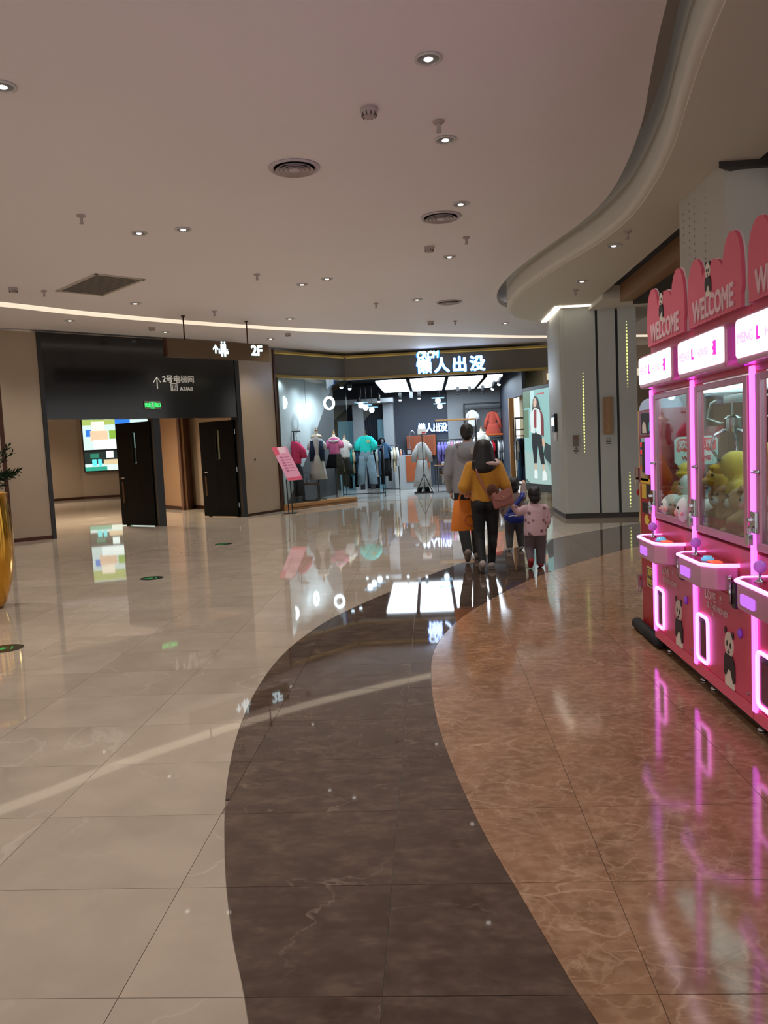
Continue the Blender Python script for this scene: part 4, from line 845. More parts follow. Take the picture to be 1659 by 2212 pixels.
# luminous ceiling panels
PANEL = mat('cool luminous panel', (250, 253, 255), .5, emit=SHOP_PANEL, ecol=(222, 240, 255))
for k, (a, b, lb) in enumerate(((-1.55, -.62, 'luminous ceiling panel far left in the shop'), (-.5, .55, 'second luminous ceiling panel in the shop above the counter'), (.67, 1.72, 'third luminous ceiling panel in the shop above the entrance'), (1.84, 2.3, 'short luminous ceiling panel far right in the shop'))):
    t = thing('light_panel', lb, 'ceiling light', ((a + b) / 2, 27.1, 3.57), 0, 'luminous shop ceiling panels'); w = (b - a) / 2
    Box((-w, -2.5, -.02), (w, 2.5, .03)).build('diffuser', PANEL, t); fr = MB().box((-w - .03, -2.55, -.03), (-w, 2.55, .05)).box((w, -2.55, -.03), (w + .03, 2.55, .05)).box((-w, 2.5, -.03), (w, 2.55, .05)).box((-w, -2.55, .03), (w, 2.55, .05)); fr.build('tray', BLACK, t)
    for s in (-1.5, 1.5): MB().tube([(0, s, .05), (0, s, .38)], .008, 6).build('hanger', BLACK, t)
# ring pendants in the window
RINGM = mat('white ring led', (250, 254, 255), .4, emit=7, ecol=(228, 246, 255))
for (px, py, Y, rz, lb) in ((608, 870, 21.75, .5, 'glowing ring pendant half hidden behind the wall edge'), (661, 889, 22.6, 1.3, 'narrow edge-on glowing ring pendant in the window'), (711, 871, 23.3, .25, 'glowing ring pendant at the right of the window')):
    c = at(px, py, Y); t = thing('ring_pendant', lb, 'pendant lamp', c, rz)
    MB().tube([(.135 * cos(a), 0, .165 * sin(a)) for a in [2 * pi * i / 32 for i in range(32)]], .034, 10, closed=True).build('ring', RINGM, t, smooth=True)
    MB().tube([(0, 0, .165), (0, 0, 3.95 - c.z)], .004, 5).build('wire', BLACK, t)
WL = bpy.data.lights.new('window_spot', 'SPOT'); WL.energy = 190; WL.color = (.82, .93, 1); WL.spot_size = radians(150); WL.spot_blend = .8; WL.shadow_soft_size = .08
for (px, Y, lb) in ((602, 21.6, 'left small spot over the shop window'), (658, 22.4, 'middle small spot over the shop window'), (707, 23.2, 'right small spot over the shop window')):
    c = at(px, 824, Y); t = thing('window_spot', lb, 'spot lamp', (c.x + .15, Y - .05, 3.6)); MB().lathe([(0, -.02), (.04, -.02), (.05, 0), (.05, .08), (0, .09)], 14).build('barrel', WHITE, t, auto=40); MB().tube([(0, 0, .08), (0, 0, .35)], .01, 6).build('stem', WHITE, t); MB().lathe([(0, -.026), (.034, -.022), (.034, -.02)], 12).build('lens', RINGM, t)
    wl_ = WL.copy(); wl_.energy = {602: 12, 658: 45, 707: 240}[px]; l = bpy.data.objects.new('lamp_beam', wl_); C.objects.link(l); l.parent = t; l.location = (0, 0, -.06)
# bulb pendants and track spots
BULB = mat('bulb glow', (250, 254, 255), .4, emit=5, ecol=(215, 240, 255)); PLATE = mat('blue glass plate', (150, 200, 225), .2, emit=.35)
for k, (px, py, Y, lb) in enumerate(((780, 876, 25.6, 'left bulb pendant of three over the clothes rail'), (790, 881, 25.9, 'middle bulb pendant of three over the clothes rail'), (803, 886, 26.2, 'right bulb pendant of three over the clothes rail'), (946, 866, 25.8, 'upper bulb pendant of the pair before the inner sign'), (950, 878, 26.3, 'lower bulb pendant of the pair before the inner sign'))):
    c = at(px, py, Y); t = thing('bulb_pendant', lb, 'pendant lamp', c)
    MB().lathe([(0, -.085), (.05, -.075), (.085, -.03), (.085, .04), (.05, .085), (0, .09)], 16).build('bulb', BULB, t, smooth=True)
    Box((-.2, -.2, .085), (.2, .2, .10)).build('plate', PLATE, t); MB().tube([(0, 0, .1), (.01, 0, .5), (0, 0, 3.95 - c.z)], .008, 6).build('cord', BLACK, t)
for k, (px, py, Y, lit, lb) in enumerate(((737, 828, 24.2, 1, 'white lit spot lamp left behind the fascia'), (755, 831, 24.4, 1, 'second white lit spot lamp behind the fascia'), (774, 862, 28.9, 1, 'black track spot lamp left of the pendants'), (818, 860, 29, 1, 'black track spot lamp right of the pendants'), (864, 857, 29, 1, 'black track spot lamp over the counter with lit lens'), (905, 853, 29, 1, 'black track spot lamp above the inner sign'), (888, 853, 29.3, 0, 'grey unlit spot lamp between two lit ones'), (989, 843, 28, 0, 'leftmost dark spot lamp before the pale wall'), (1014, 842, 28, 0, 'middle dark spot lamp before the pale wall'), (1043, 840, 28, 0, 'rightmost dark spot lamp before the pale wall'), (1066, 832, 25.4, 1, 'large angled spot lamp by the right shop wall'), (1080, 822, 25.0, 1, 'small bright spot lamp at the right end'))):
    c = at(px, py, Y); t = thing('track_spot', lb, 'spot lamp', c, .4); t.rotation_euler = (0, .3 if px > 1050 else .0, 0)
    MB().lathe([(0, -.11), (.055, -.11), (.06, -.1), (.06, .1), (.045, .125), (0, .13)], 14).build('barrel', BLACK if px != 888 else GREYW, t, auto=40)
    MB().lathe([(0, -.165), (.04, -.155), (.052, -.13), (.052, -.111), (0, -.111)], 14).build('lens', BULB if lit else BLACK, t, smooth=True); MB().tube([(0, 0, .12), (0, 0, max(.2, 3.95 - c.z))], .012, 6).build('stem', BLACK, t)
# poster lightbox with a standing model
A_, B_ = (2.62, 22.0), (3.10, 20.45)
p, r, L = along(A_, B_); po = thing('poster_lightbox', 'tall back-lit fashion poster of a standing model', 'poster', p, r)
Box((-.06, -.02, .22), (L + .06, .12, 2.98)).build('case', BLACK, po, bevel=.01)
E = lambda n, c, s=1.0: mat('poster ' + n, c, .4, emit=s)
Box((0, -.028, .42), (L, -.021, 2.88)).build('print_ground', E('teal', (130, 178, 176), .8), po)
z_ = lambda v: .42 + 2.46 * v
def pp(name, c, *polys, k=1):
    for q in polys: MB().slab([(u * L, z_(v)) for u, v in q], -.028 - .003 * k, -.027).build('print_' + name.replace(' ', '_'), E(name, c, .8), po)
pp('green wall', (92, 120, 96), [(0, .82), (.28, .82), (.28, 1), (0, 1)], [(0, .50), (.18, .50), (.2, .8), (0, .8)])
pp('white column', (176, 214, 214), [(.28, .55), (.42, .55), (.42, 1), (.28, 1)])
pp('pavement', (150, 178, 174), [(0, 0), (1, 0), (1, .2), (.7, .3), (0, .36)])
pp('kerb shadow', (40, 52, 54), [(.0, .06), (.2, 0), (0, 0)], [(.72, .32), (1, .1), (1, .4), (.8, .44)])
pp('black trousers', (16, 17, 20), [(.30, .54), (.66, .56), (.70, .40), (.76, .21), (.62, .21), (.52, .42), (.46, .22), (.36, .22), (.30, .42)], k=2)
pp('ankle', (196, 164, 140), [(.38, .14), (.44, .14), (.45, .22), (.39, .22)], [(.68, .13), (.74, .13), (.74, .21), (.67, .21)], [(.68, .40), (.78, .40), (.76, .48), (.68, .48)], k=2)
pp('white shoe', (214, 226, 226), [(.36, .06), (.48, .06), (.47, .15), (.37, .15)], [(.66, .04), (.82, .05), (.80, .12), (.74, .15), (.67, .13)], k=3)
pp('red sleeve', (110, 34, 40), [(.24, .58), (.32, .55), (.36, .78), (.27, .74)], [(.62, .54), (.75, .50), (.76, .68), (.70, .76), (.60, .79)], k=3)
pp('white vest', (206, 222, 222), [(.27, .56), (.42, .54), (.45, .68), (.50, .54), (.66, .52), (.66, .74), (.60, .80), (.50, .81), (.34, .80), (.26, .75)], k=4)
pp('red shirt', (128, 44, 48), [(.42, .60), (.50, .60), (.52, .79), (.42, .79)], k=5)
pp('dark hair', (40, 34, 32), [(.36, .78), (.40, .90), (.48, .935), (.56, .91), (.66, .78), (.56, .80), (.44, .82)], k=6)
pp('face', (206, 174, 152), [(.42, .82), (.52, .82), (.545, .87), (.52, .91), (.44, .91), (.415, .87)], k=7)
pp('red caption', (170, 70, 70), [(.52, .945), (.8, .945), (.8, .958), (.52, .958)], k=2)
# ---------------------------------------------------------------- garments
FAB = {}
def fab(n, c): return mat('cloth ' + n, c, .9, var=.16, scale=14, bump=.3, spec=.15)
def tee(w, h, d=.11, sl=.32, flare=1.0, fold=.03, cuff=.075, droop=.75, neck=.16):
    w = w * .8; m = MB(); m.loft([(0, 0, 0, w * .46 * flare, d, fold * 2), (h * .12, 0, 0, w * .48 * flare, d * 1.05, fold * 1.5), (h * .5, 0, 0, w * .46, d, fold), (h * .78, 0, 0, w * .48, d * .95, .01), (h * .9, 0, 0, w * .42, d * .8, 0), (h * .97, 0, 0, w * .26, d * .7, 0), (h, 0, 0, w * neck, d * .6, 0)], 28)
    for s in (-1, 1):
        a = Vector((s * w * .40, 0, h * .84)); b = a + Vector((s * sl * .26, -.02, -sl * droop * 1.15)); c = a.lerp(b, .5) + Vector((s * .02, 0, 0))
        m.tube([a - Vector((s * .05, 0, -.02)), c, b], [.055 * w / .36, cuff * .95, cuff * .85], 12)
    return m
def skirt(w, h, top=.6, fold=.05, d=.14, fk=9):
    return MB().loft([(0, 0, 0, w * .5, d, fold), (h * .3, 0, 0, w * (.5 - (.5 - .5 * top) * .3), d * .95, fold), (h * .7, 0, 0, w * (.5 - (.5 - .5 * top) * .7), d * .85, fold * .6), (h, 0, 0, w * .5 * top, d * .7, .01)], 40, fk=fk)
def pants(w, h, leg=.10, spread=.05):
    m = MB()
    for s in (-1, 1): m.loft([(0, s * (w * .30 + spread), 0, leg, leg * .8, .03), (h * .4, s * (w * .27 + spread * .6), 0, leg * 1.05, leg * .85, .03), (h * .75, s * w * .23, 0, leg * 1.15, leg, .02), (h * .86, s * w * .2, 0, leg * 1.2, leg, 0)], 16)
    m.loft([(h * .72, 0, 0, w * .42, leg * .95, 0), (h * .85, 0, 0, w * .48, leg * 1.05, 0), (h * .95, 0, 0, w * .44, leg, 0), (h, 0, 0, w * .41, leg * .95, 0)], 24); return m
def put(mb, dz=0, dx=0, dy=0):
    mb.v = [v + Vector((dx, dy, dz)) for v in mb.v]; return mb
SKINF = mat('cream form linen', (226, 212, 190), .7)
def form(label, c, rz=0, zbase=0.0, neck=1.45, tilt=False):
    t = thing('dress_form', label, 'dress form', (c[0], c[1], zbase), rz)
    blob('bust', MB().ball((0, 0, neck - .30), (.16, .10, .22)).ball((0, 0, neck - .14), (.17, .08, .08)).capsule((0, 0, neck - .12), .055, (0, 0, neck), .045), SKINF, t, .014, 5)
    MB().lathe([(.046, 0), (.05, .01), (.02, .03), (.012, .07), (.018, .09), (0, .10)], 14, (0, 0, neck + .03)).build('finial', WOOD, t, smooth=True)
    MB().tube([(0, 0, .02), (0, 0, neck - .4)], .014, 8).build('pole', BLACK, t, smooth=True)
    m = MB()
    for k in range(3): a = 2 * pi * k / 3 + .4; m.tube([(0, 0, .06), (.22 * cos(a), .22 * sin(a), .012)], .012, 6)
    m.build('tripod', BLACK, t); return t
zb = .15
def zof(px, py, Y): return at(px, py, Y).z
# dress form with white dress and denim vest
c = at(686, 1000, 22.7); f = form('dress form in a denim vest over a white dress', (c.x, 22.7), .1, zb, 2.1 - zb)
put(tee(.42, .62, .12, .30, 1, .03, .085, .8), 1.2).build('white_blouse', fab('white cotton', (206, 206, 204)), f, smooth=True)
m = MB(); 
for s in (-1, 1): m.loft([(1.12, s * .12, -.03, .10, .115, 0), (1.4, s * .12, -.03, .105, .12, 0), (1.7, s * .13, -.02, .06, .10, 0)], 18)
m.build('denim_vest', fab('indigo', (40, 52, 74)), f, smooth=True)
put(skirt(.52, .68, .6, .04, .2), .60).build('white_skirt', fab('oatmeal', (196, 190, 182)), f, smooth=True)
# pink sweater on stand with dark trousers
c = at(637, 1000, 22.1)
f = thing('garment_stand', 'pink sweater with dark trousers on a hanging stand', 'garment stand', (c.x, 22.15, zb), .0)
MB().tube([(0, 0, .0), (0, 0, 1.98)], .016, 8).tube([(-.2, 0, 1.98), (.2, 0, 1.98)], .014, 8).box((-.18, -.18, 0), (.18, .18, .015)).build('stand', BLACK, f)
for k in range(9): MB().tube([(-.19 + k * .047, 0, 1.94), (-.19 + k * .047, 0, 2.02)], .005, 5).build('peg', mat('grey peg', (120, 130, 130), .5), f)
put(tee(.52, .62, .13, .40, .82, .06, .10, .8), 1.08).build('pink_sweater', fab('pink knit', (222, 74, 118)), f, smooth=True); put(pants(.34, .95, .11, .02), .18).build('dark_trousers', fab('charcoal', (58, 60, 66)), f, smooth=True)
for s in (-.07, .07): MB().tube([(s, 0, 1.74), (s, 0, 1.78), (s + .02, 0, 1.81), (s, 0, 1.83)], .006, 5).tube([(s - .1, 0, 1.66), (s, 0, 1.74), (s + .1, 0, 1.66)], .008, 5).build('hanger', BLACK, f)
# pink top and black skirt
c = at(724, 1000, 23.9); f = form('dress form in a pink top with pearl collar and black skirt', (c.x, 23.9), .0, 0, 2.02)
put(tee(.46, .54, .13, .28, .9, .03, .09, .75), 1.40).build('pink_top', fab('rose knit', (206, 104, 150)), f, smooth=True); put(skirt(.60, .42, .62, .04, .2), 1.02).build('black_skirt', fab('black crepe', (18, 18, 20)), f, smooth=True)
MB().tube([(.14 * cos(a), -.02 + .11 * sin(a), 1.86 - .05 * abs(sin(a))) for a in [2 * pi * i / 20 for i in range(20)]], .03, 8, closed=True).build('white_collar', fab('white cotton', (206, 206, 204)), f, smooth=True)
# white blouse and black buttoned skirt
c = at(746, 1000, 24.3); f = form('dress form in a white blouse and long black buttoned skirt', (c.x, 24.3), .0, 0, 1.9)
put(tee(.40, .52, .12, .16, .9, .04, .08, .7), 1.28).build('white_blouse', fab('white cotton', (206, 206, 204)), f, smooth=True); put(skirt(.48, .52, .62, .02, .17), .80).build('black_skirt', fab('black denim', (30, 30, 32)), f, smooth=True)
for k in range(6): MB().ball((-.02, -.17 + .01 * k, .92 + .065 * k), .014, 8, 6).build('button', PRINTW, f, smooth=True)
# ---------------------------------------------------------------- rails
def rail(label, px0, px1, Y, h, base=True, d=.5):
    x0, x1 = X(px0, Y), X(px1, Y); t = thing('clothes_rail', label, 'clothes rail', ((x0 + x1) / 2, Y, 0)); w = (x1 - x0) / 2
    for s in (-1, 1):
        MB().tube([(s * w, 0, .02), (s * w, 0, h)], .017, 8).build('post', BLACK, t, smooth=True); MB().tube([(s * w, -d / 2, .02), (s * w, d / 2, .02)], .017, 8).build('foot', BLACK, t, smooth=True)
    MB().tube([(-w, 0, h), (w, 0, h)], .015, 8).build('bar', BLACK, t, smooth=True)
    MB().tube([(-w, 0, .12), (w, 0, .12)], .015, 8).build('lower_bar', BLACK, t, smooth=True); return t
HANG = {}
def hanging(kind, colname, col, x, Y, ztop, L, label, w=.045, d=.24, group=None, rz=0):
    key = (kind, colname, round(L, 2))
    t = thing('hanging_' + kind, label, kind, (x, Y, ztop), rz, group)
    if key not in HANG:
        m = MB(); wi = w
        if kind == 'trousers': m.loft([(-L, 0, 0, wi * 1.5, d * .6, .1), (-L * .5, 0, 0, wi * 1.5, d * .7, .08), (-.1, 0, 0, wi * 1.3, d * .75, .05), (-.06, 0, 0, wi, d * .75, 0)], 16, fk=4)
        else:
            m.loft([(-L, 0, 0, wi * 1.2, d * .95, .12), (-L * .6, 0, 0, wi * 1.1, d * .9, .08), (-.3, 0, 0, wi, d * .9, .05), (-.14, 0, 0, wi * .9, d * .85, 0), (-.09, 0, 0, wi * .7, d * .5, 0), (-.06, 0, 0, wi * .5, d * .25, 0)], 18, fk=5)
            m.tube([(0, -d * .85, -.16), (.01, -d * .98, -.3), (.02, -d * 1.0, -.46)], [.05, .05, .045], 8); m.tube([(0, d * .85, -.16), (-.01, d * .98, -.3), (-.02, d * 1.0, -.46)], [.05, .05, .045], 8)
        HANG[key] = m.mesh('cloth', fab(colname, col), True)
        if 'hook' not in HANG: HANG['hook'] = MB().tube([(0, 0, -.07), (0, 0, -.02), (0, .015, .0), (0, .0, .018), (0, -.014, .005)], .005, 5).tube([(0, -.18, -.13), (0, 0, -.06), (0, .18, -.13)], .008, 5).mesh('hanger', BLACK, True)
    for nm, me in (('cloth', HANG[key]), ('hanger', HANG['hook'])):
        o = bpy.data.objects.new(nm, me); C.objects.link(o); o.parent = t
    return t
CW, CK, CG, CB, CT, CP, CL, CR, CC = ('white', (206, 206, 206)), ('black', (17, 17, 19)), ('grey', (110, 112, 116)), ('slate blue', (58, 84, 110)), ('teal', (40, 140, 140)), ('pink', (216, 140, 184)), ('lilac', (130, 122, 196)), ('red', (170, 30, 44)), ('cream', (204, 190, 160))
ORD = ['first', 'second', 'third', 'fourth', 'fifth', 'sixth', 'seventh', 'eighth', 'ninth', 'tenth', 'eleventh', 'twelfth']
def fill(rname, px0, px1, Y, ztop, items, group):
    n = len(items)
    for k, (kind, (cn, cc), L) in enumerate(items):
        x0, x1 = X(px0, Y), X(px1, Y); hanging(kind, cn, cc, x0 + (x1 - x0) * (k + .5) / n, Y, ztop, L, '%s %s hanging %s from the left on %s' % (cn, kind, ORD[k], rname), group=group, rz=rnd.uniform(-.12, .12))
rail('black rail with teal and black clothes behind the jeans', 735, 826, 25.4, 1.62)
fill('the rail behind the jeans', 736, 777, 25.4, 1.60, [('trousers', CK, 1.2), ('trousers', CK, 1.25), ('shirt', ('lime', (190, 220, 150)), .75), ('trousers', CK, 1.3), ('shirt', CT, .9), ('shirt', CC, .8), ('trousers', CK, 1.25), ('shirt', CB, .9), ('trousers', ('charcoal', (58, 60, 66)), 1.2)], 'clothes on the rail behind the jeans')
fill('the right half of the jeans rail', 799, 825, 25.4, 1.60, [('shirt', CW, .85), ('trousers', CK, 1.2), ('shirt', CW, .95), ('shirt', CB, .9), ('trousers', CK, 1.2)], 'clothes on the right half of the jeans rail')
c = at(792, 1000, 25.05); f = thing('hanging_outfit', 'turquoise tee with pale blue jeans hung facing out', 'outfit', (c.x, 25.05, 0))
zt = zof(792, 942, 25.05); zh = zof(792, 978, 25.05); zl = zof(792, 1046, 25.05)
put(tee(.58, zt - zh + .02, .12, .36, .85, .05, .12, .9), zh).build('turquoise_tee', fab('turquoise', (44, 208, 200)), f, smooth=True); put(pants(.46, zh - zl + .06, .125, .06), zl).build('jeans', fab('light denim', (128, 156, 172)), f, smooth=True)
Box((.03, -.125, zh + .32), (.15, -.10, zh + .38)).build('chest_print', mat('pale gold print', (196, 200, 140), .6), f)
MB().tube([(-.16, 0, zt - .03), (0, 0, zt + .05), (.16, 0, zt - .03)], .012, 6).tube([(0, 0, zt + .05), (0, 0, zt + .14), (.03, .02, zt + .17)], .007, 6).build('wood_hanger', WOOD, f)
for s in (-.15, .17): Box((s - .07, -.09, zl - .16), (s + .07, .06, zl + .01)).build('boot_box', fab('charcoal', (58, 60, 66)), f)
rail('black rail with denim and white clothes left of the counter', 822, 858, 27.6, 1.62)
fill('the rail left of the counter', 824, 858, 27.6, 1.60, [('shirt', CK, .7), ('shirt', CB, .9), ('trousers', CK, 1.2), ('shirt', CW, .75), ('shirt', CC, .9), ('shirt', CW, .7)], 'clothes on the rail left of the counter')
c = at(828, 1000, 27.1); f = thing('hanging_outfit', 'black hoodie over a denim top and black skirt', 'outfit', (c.x, 27.1, 0))
zt = zof(828, 952, 27.1); blob('black_hoodie', MB().ball((-.02, 0, zt - .02), (.13, .09, .13)).ball((-.03, 0, zt - .28), (.19, .08, .22)), fab('black', (17, 17, 19)), f, .02, 4); put(tee(.40, .55, .09, .25), zt - .62, .06, -.05).build('denim_top', fab('slate blue', (58, 84, 110)), f, smooth=True); put(skirt(.42, .62, .7, .03, .1), zt - 1.2, .06, -.02).build('black_skirt', fab('black', (17, 17, 19)), f, smooth=True)
MB().ball((0, -.10, zt - .02), (.05, .02, .07), 10, 8).build('face_print', mat('grey print', (120, 122, 128), .6), f, smooth=True)
# counter
cx0, cx1 = X(852, 29, 1000), X(930, 29, 1000); zc = zof(875, 984, 29)
ct = thing('checkout_counter', 'grey checkout counter with an orange wood front panel', 'counter', (0, 0, 0))
Box((cx0, 28.9, 0), (cx1, 29.6, zc)).build('body', mat('concrete grey laminate', (152, 156, 158), .4), ct, bevel=.01); Box((X(877, 29, 1000), 28.86, .28), (cx1 - .02, 28.899, zc - .01)).build('front_panel', mat('orange wood', (150, 74, 38), .4, var=.1), ct)
for (px, w, h, c, nm, lb) in ((884, .16, .22, (24, 24, 26), 'tablet_stand', 'small black tablet stand on the counter'), (893, .12, .16, (30, 28, 28), 'card_terminal', 'black card terminal on the right of the counter'), (866, .06, .2, (224, 150, 120), 'orange_bottle', 'small peach bottle on the left of the counter'), (872, .05, .16, (60, 90, 150), 'blue_bottle', 'small blue bottle standing beside the peach bottle')):
    x = X(px, 29, 980); t = thing(nm, lb, 'bottle' if 'bottle' in nm else 'device', (x, 29.05, zc))
    if 'bottle' in nm: MB().lathe([(0, 0), (w * .6, 0), (w * .6, h * .65), (w * .25, h * .8), (w * .25, h), (0, h)], 12).build('body', mat(nm, c, .4), t, smooth=True); MB().lathe([(0, 0), (w * .3, 0), (w * .3, .03), (0, .03)], 10, (0, 0, h)).build('cap', WHITE, t)
    else: Box((-w / 2, -.03, .02), (w / 2, .03, h)).build('body', mat(nm, c, .3), t, bevel=.006); Box((-w * .4, -.034, .05), (w * .4, -.03, h - .03)).build('screen', mat('grey screen', (150, 152, 156), .3), t); Box((-w / 2, -.06, 0), (w / 2, .06, .02)).build('foot', BLACK, t)
cb = thing('back_cabinet', 'orange wood cabinet on the wall behind the counter', 'cabinet'); zq0, zq1 = zof(900, 985, 30.8), zof(900, 941, 30.8)
Box((X(858 + 20, 30.8), 30.6, zq0), (X(940, 30.8), 30.95, zq1)).build('body', mat('orange wood', (150, 74, 38), .4), cb, bevel=.006)
for k in range(3): xx = X(880 + 19 * k, 30.8); Box((xx, 30.585, zq0 + .03), (xx + .3, 30.599, zq1 - .03)).build('door', mat('orange wood door', (132, 64, 34), .4), cb)
lpz = zof(891, 930, 29.2)
t = thing('gooseneck_lamp', 'slim gooseneck desk lamp at the back of the counter', 'lamp', (X(884, 29.2), 29.3, zc)); hh = lpz - zc
MB().tube([(0, 0, .02), (0, 0, hh * .7), (.03, 0, hh * .92), (.1, 0, hh), (.17, 0, hh * .93), (.18, 0, hh * .85)], .012, 8).build('neck', CHROME, t, smooth=True); MB().lathe([(0, 0), (.07, 0), (.07, .02), (0, .025)], 16).build('base', CHROME, t)
# inner sign
sg = thing('inner_sign', 'glowing white sign letters on the navy wall behind the counter', 'sign', (X(935, 30.9, 925), 30.9, zof(935, 925, 30.9)))
for k, ch in enumerate('懒人出没'): text('halo', ch, .36, HALO, sg, (-.42 + .28 * k, -.03, 0), fat=.016, depth=.01, sx=.8); text('lettering', ch, .36, SGN, sg, (-.42 + .28 * k, -.05, 0), fat=.008, depth=.01, sx=.8)
# striped dress with sign stand
c = at(912, 1000, 26.2); f = thing('hanging_outfit', 'pale striped long dress with wide sleeves hung facing out', 'outfit', (c.x, 26.2, 0)); zt = zof(912, 958, 26.2); zw = zof(912, 996, 26.2); zl = zof(912, 1052, 26.2)
DR = mat('striped voile', (158, 157, 154), .9, var=.3, scale=22, spec=.1)
put(tee(.46, zt - zw + .04, .1, .50, .7, .02, .10, .95), zw).build('bodice', DR, f, smooth=True); put(skirt(.62, zw - zl + .03, .55, .06, .17, 12), zl).build('skirt', DR, f, smooth=True)
put(pants(.36, .5, .08, .06), zl - .32).build('black_leggings', fab('black', (17, 17, 19)), f, smooth=True); Box((-.3, -.1, 0), (.3, .25, .05)).build('stand_base', BLACK, f)
MB().tube([(0, .05, .02), (0, .05, zt + .03)], .012, 6).build('stand_pole', BLACK, f); MB().tube([(-.13, 0, zt - .02), (0, 0, zt + .05), (.13, 0, zt - .02)], .012, 6).build('wood_hanger', WOOD, f)
t = thing('price_stand', 'thin black tripod with a small white price card', 'sign stand', (X(915, 25.7, 1000), 25.7, 0)); zs = zof(914, 932, 25.7)
MB().tube([(0, 0, .62), (-.02, 0, zs - .08)], .014, 8).build('pole', BLACK, t)
for a in (-.28, .28): MB().tube([(0, 0, .66), (a, -.03, .0)], .013, 8).build('leg', BLACK, t)
MB().tube([(0, 0, .66), (0, .28, .0)], .013, 8).build('leg', BLACK, t)
Box((-.15, -.01, zs - .09), (.13, .005, zs + .09)).build('card', mat('white card', (226, 220, 216), .5), t); MB().box((-.02, -.014, zs - .06), (.10, -.0105, zs - .01)).build('red_figures', mat('red ink', (200, 60, 60), .5), t)
# oak top rack with lilac clothes
x0, x1 = X(941, 26.6), X(1028, 26.6); z1 = zof(970, 906, 26.6)
t = thing('display_rack', 'black framed rack with oak top and small shelves', 'rack', ((x0 + x1) / 2, 26.6, 0)); w = (x1 - x0) / 2
Box((-w, -.2, z1 - .05), (w, .2, z1)).build('oak_top', WOOD, t, bevel=.004)
for s in (-1, 1):
    for yy in (-.18, .18): Box((s * w - .015, yy - .015, 0), (s * w + .015, yy + .015, z1 - .05)).build('leg', BLACK, t)
MB().tube([(-w, 0, 1.72), (w, 0, 1.72)], .013, 8).build('bar', BLACK, t, smooth=True)
for zz, xa_, xb_ in ((zof(960, 1004, 26.4), -.75, -.1), (zof(960, 1024, 26.4), -.6, .25)): Box((xa_, -.45, zz - .02), (xb_, .1, zz)).build('low_shelf', WOOD, t)
for xa_ in (-.75, -.1): Box((xa_, -.45, 0), (xa_ + .025, -.42, zof(960, 1004, 26.4) - .02)).build('shelf_leg', BLACK, t)
fill('the oak topped rack', 943, 985, 26.6, 1.70, [('shirt', CL, .82), ('shirt', CL, .9), ('shirt', CL, .8), ('trousers', CW, 1.0), ('shirt', CP, .8), ('shirt', CW, .85)], 'clothes on the oak topped rack')
fill('the lower bar of the oak rack', 944, 965, 26.75, .86, [('trousers', CG, .62), ('trousers', CW, .6), ('trousers', CG, .62), ('trousers', CW, .6)], 'trousers on the lower bar of the oak rack')
rail('black rail with white and pink clothes behind the man', 982, 1022, 28.4, 1.72)
fill('the rail behind the man', 983, 1010, 28.4, 1.70, [('shirt', CW, .85), ('shirt', CP, .9), ('shirt', CW, .85), ('shirt', CP, .8), ('shirt', CR, .85)], 'clothes on the rail behind the man')
for k in range(2):
    t = tag(Box((-.17, -.2, 0), (.17, .2, .05)).build('folded_shirt', fab('white', (206, 206, 206)), None, bevel=.015), ('lower' if k == 0 else 'upper') + ' folded white shirt on the small oak shelf', 'shirt'); t.location = ((x0 + x1) / 2 - .35, 26.4, zof(960, 1004, 26.4) + .052 * k)
# black wall frame with hung clothes
x0, x1 = X(1004, 30.4), X(1089, 30.4); z1 = zof(1045, 870, 30.4)
t = thing('wall_frame', 'large black display frame with an orange shelf on the pale wall', 'display frame', (0, 0, 0))
for xx in (x0, x1): Box((xx - .03, 30.1, 0), (xx + .03, 30.5, z1)).build('upright', BLACK, t)
Box((x0, 30.1, z1 - .05), (x1, 30.5, z1)).build('top_bar', BLACK, t); MB().tube([(x0, 30.2, z1 - .22), (x1, 30.2, z1 - .22)], .014, 8).build('bar', BLACK, t); MB().tube([(x0, 30.25, 1.72), (x1, 30.25, 1.72)], .014, 8).build('bar', BLACK, t)
zs = zof(1060, 937, 30.4); Box((X(1030, 30.4), 29.95, zs - .06), (x1 + .12, 30.45, zs)).build('orange_shelf', mat('orange shelf', (190, 96, 40), .45), t)
c = at(1020, 900, 30.2); zt = zof(1020, 886, 30.2); f = thing('hanging_shirt', 'white tee hung flat in the black wall frame', 'shirt', (c.x, 30.2, zt - .62)); tee(.46, .62, .06, .28).build('cloth', fab('white', (206, 206, 206)), f, smooth=True); MB().tube([(-.18, 0, .60), (0, 0, .68), (.18, 0, .60)], .01, 6).tube([(0, 0, .68), (0, 0, .80)], .006, 5).build('hanger', BLACK, f)
c = at(1064, 900, 30.1); zt = zof(1064, 889, 30.1); f = thing('hanging_dress', 'rust red dress hung flat in the black wall frame', 'dress', (c.x, 30.1, zt - .9)); RUST = fab('rust red', (178, 78, 64))
put(tee(.5, .48, .07, .5, .75, .02, .07, .95), .42).build('bodice', RUST, f, smooth=True); skirt(.68, .46, .55, .06, .1, 11).build('skirt', RUST, f, smooth=True); MB().tube([(-.18, 0, .87), (0, 0, .95), (.18, 0, .87)], .01, 6).tube([(0, 0, .95), (0, 0, 1.05)], .006, 5).build('hanger', BLACK, f)
fill('the lower bar of the wall frame', 1050, 1089, 30.2, 1.68, [('shirt', CW, .7), ('shirt', CW, .75), ('shirt', CR, .8), ('trousers', CK, 1.2), ('shirt', CW, .75), ('shirt', CG, .85), ('shirt', CW, .8)], 'clothes on the lower bar of the wall frame')
c = at(1042, 1000, 27.4); f = form('dress form in a short sleeved cream tee dress', (c.x, 27.4), 0, 0, zof(1042, 928, 27.4)); zn = zof(1042, 928, 27.4)
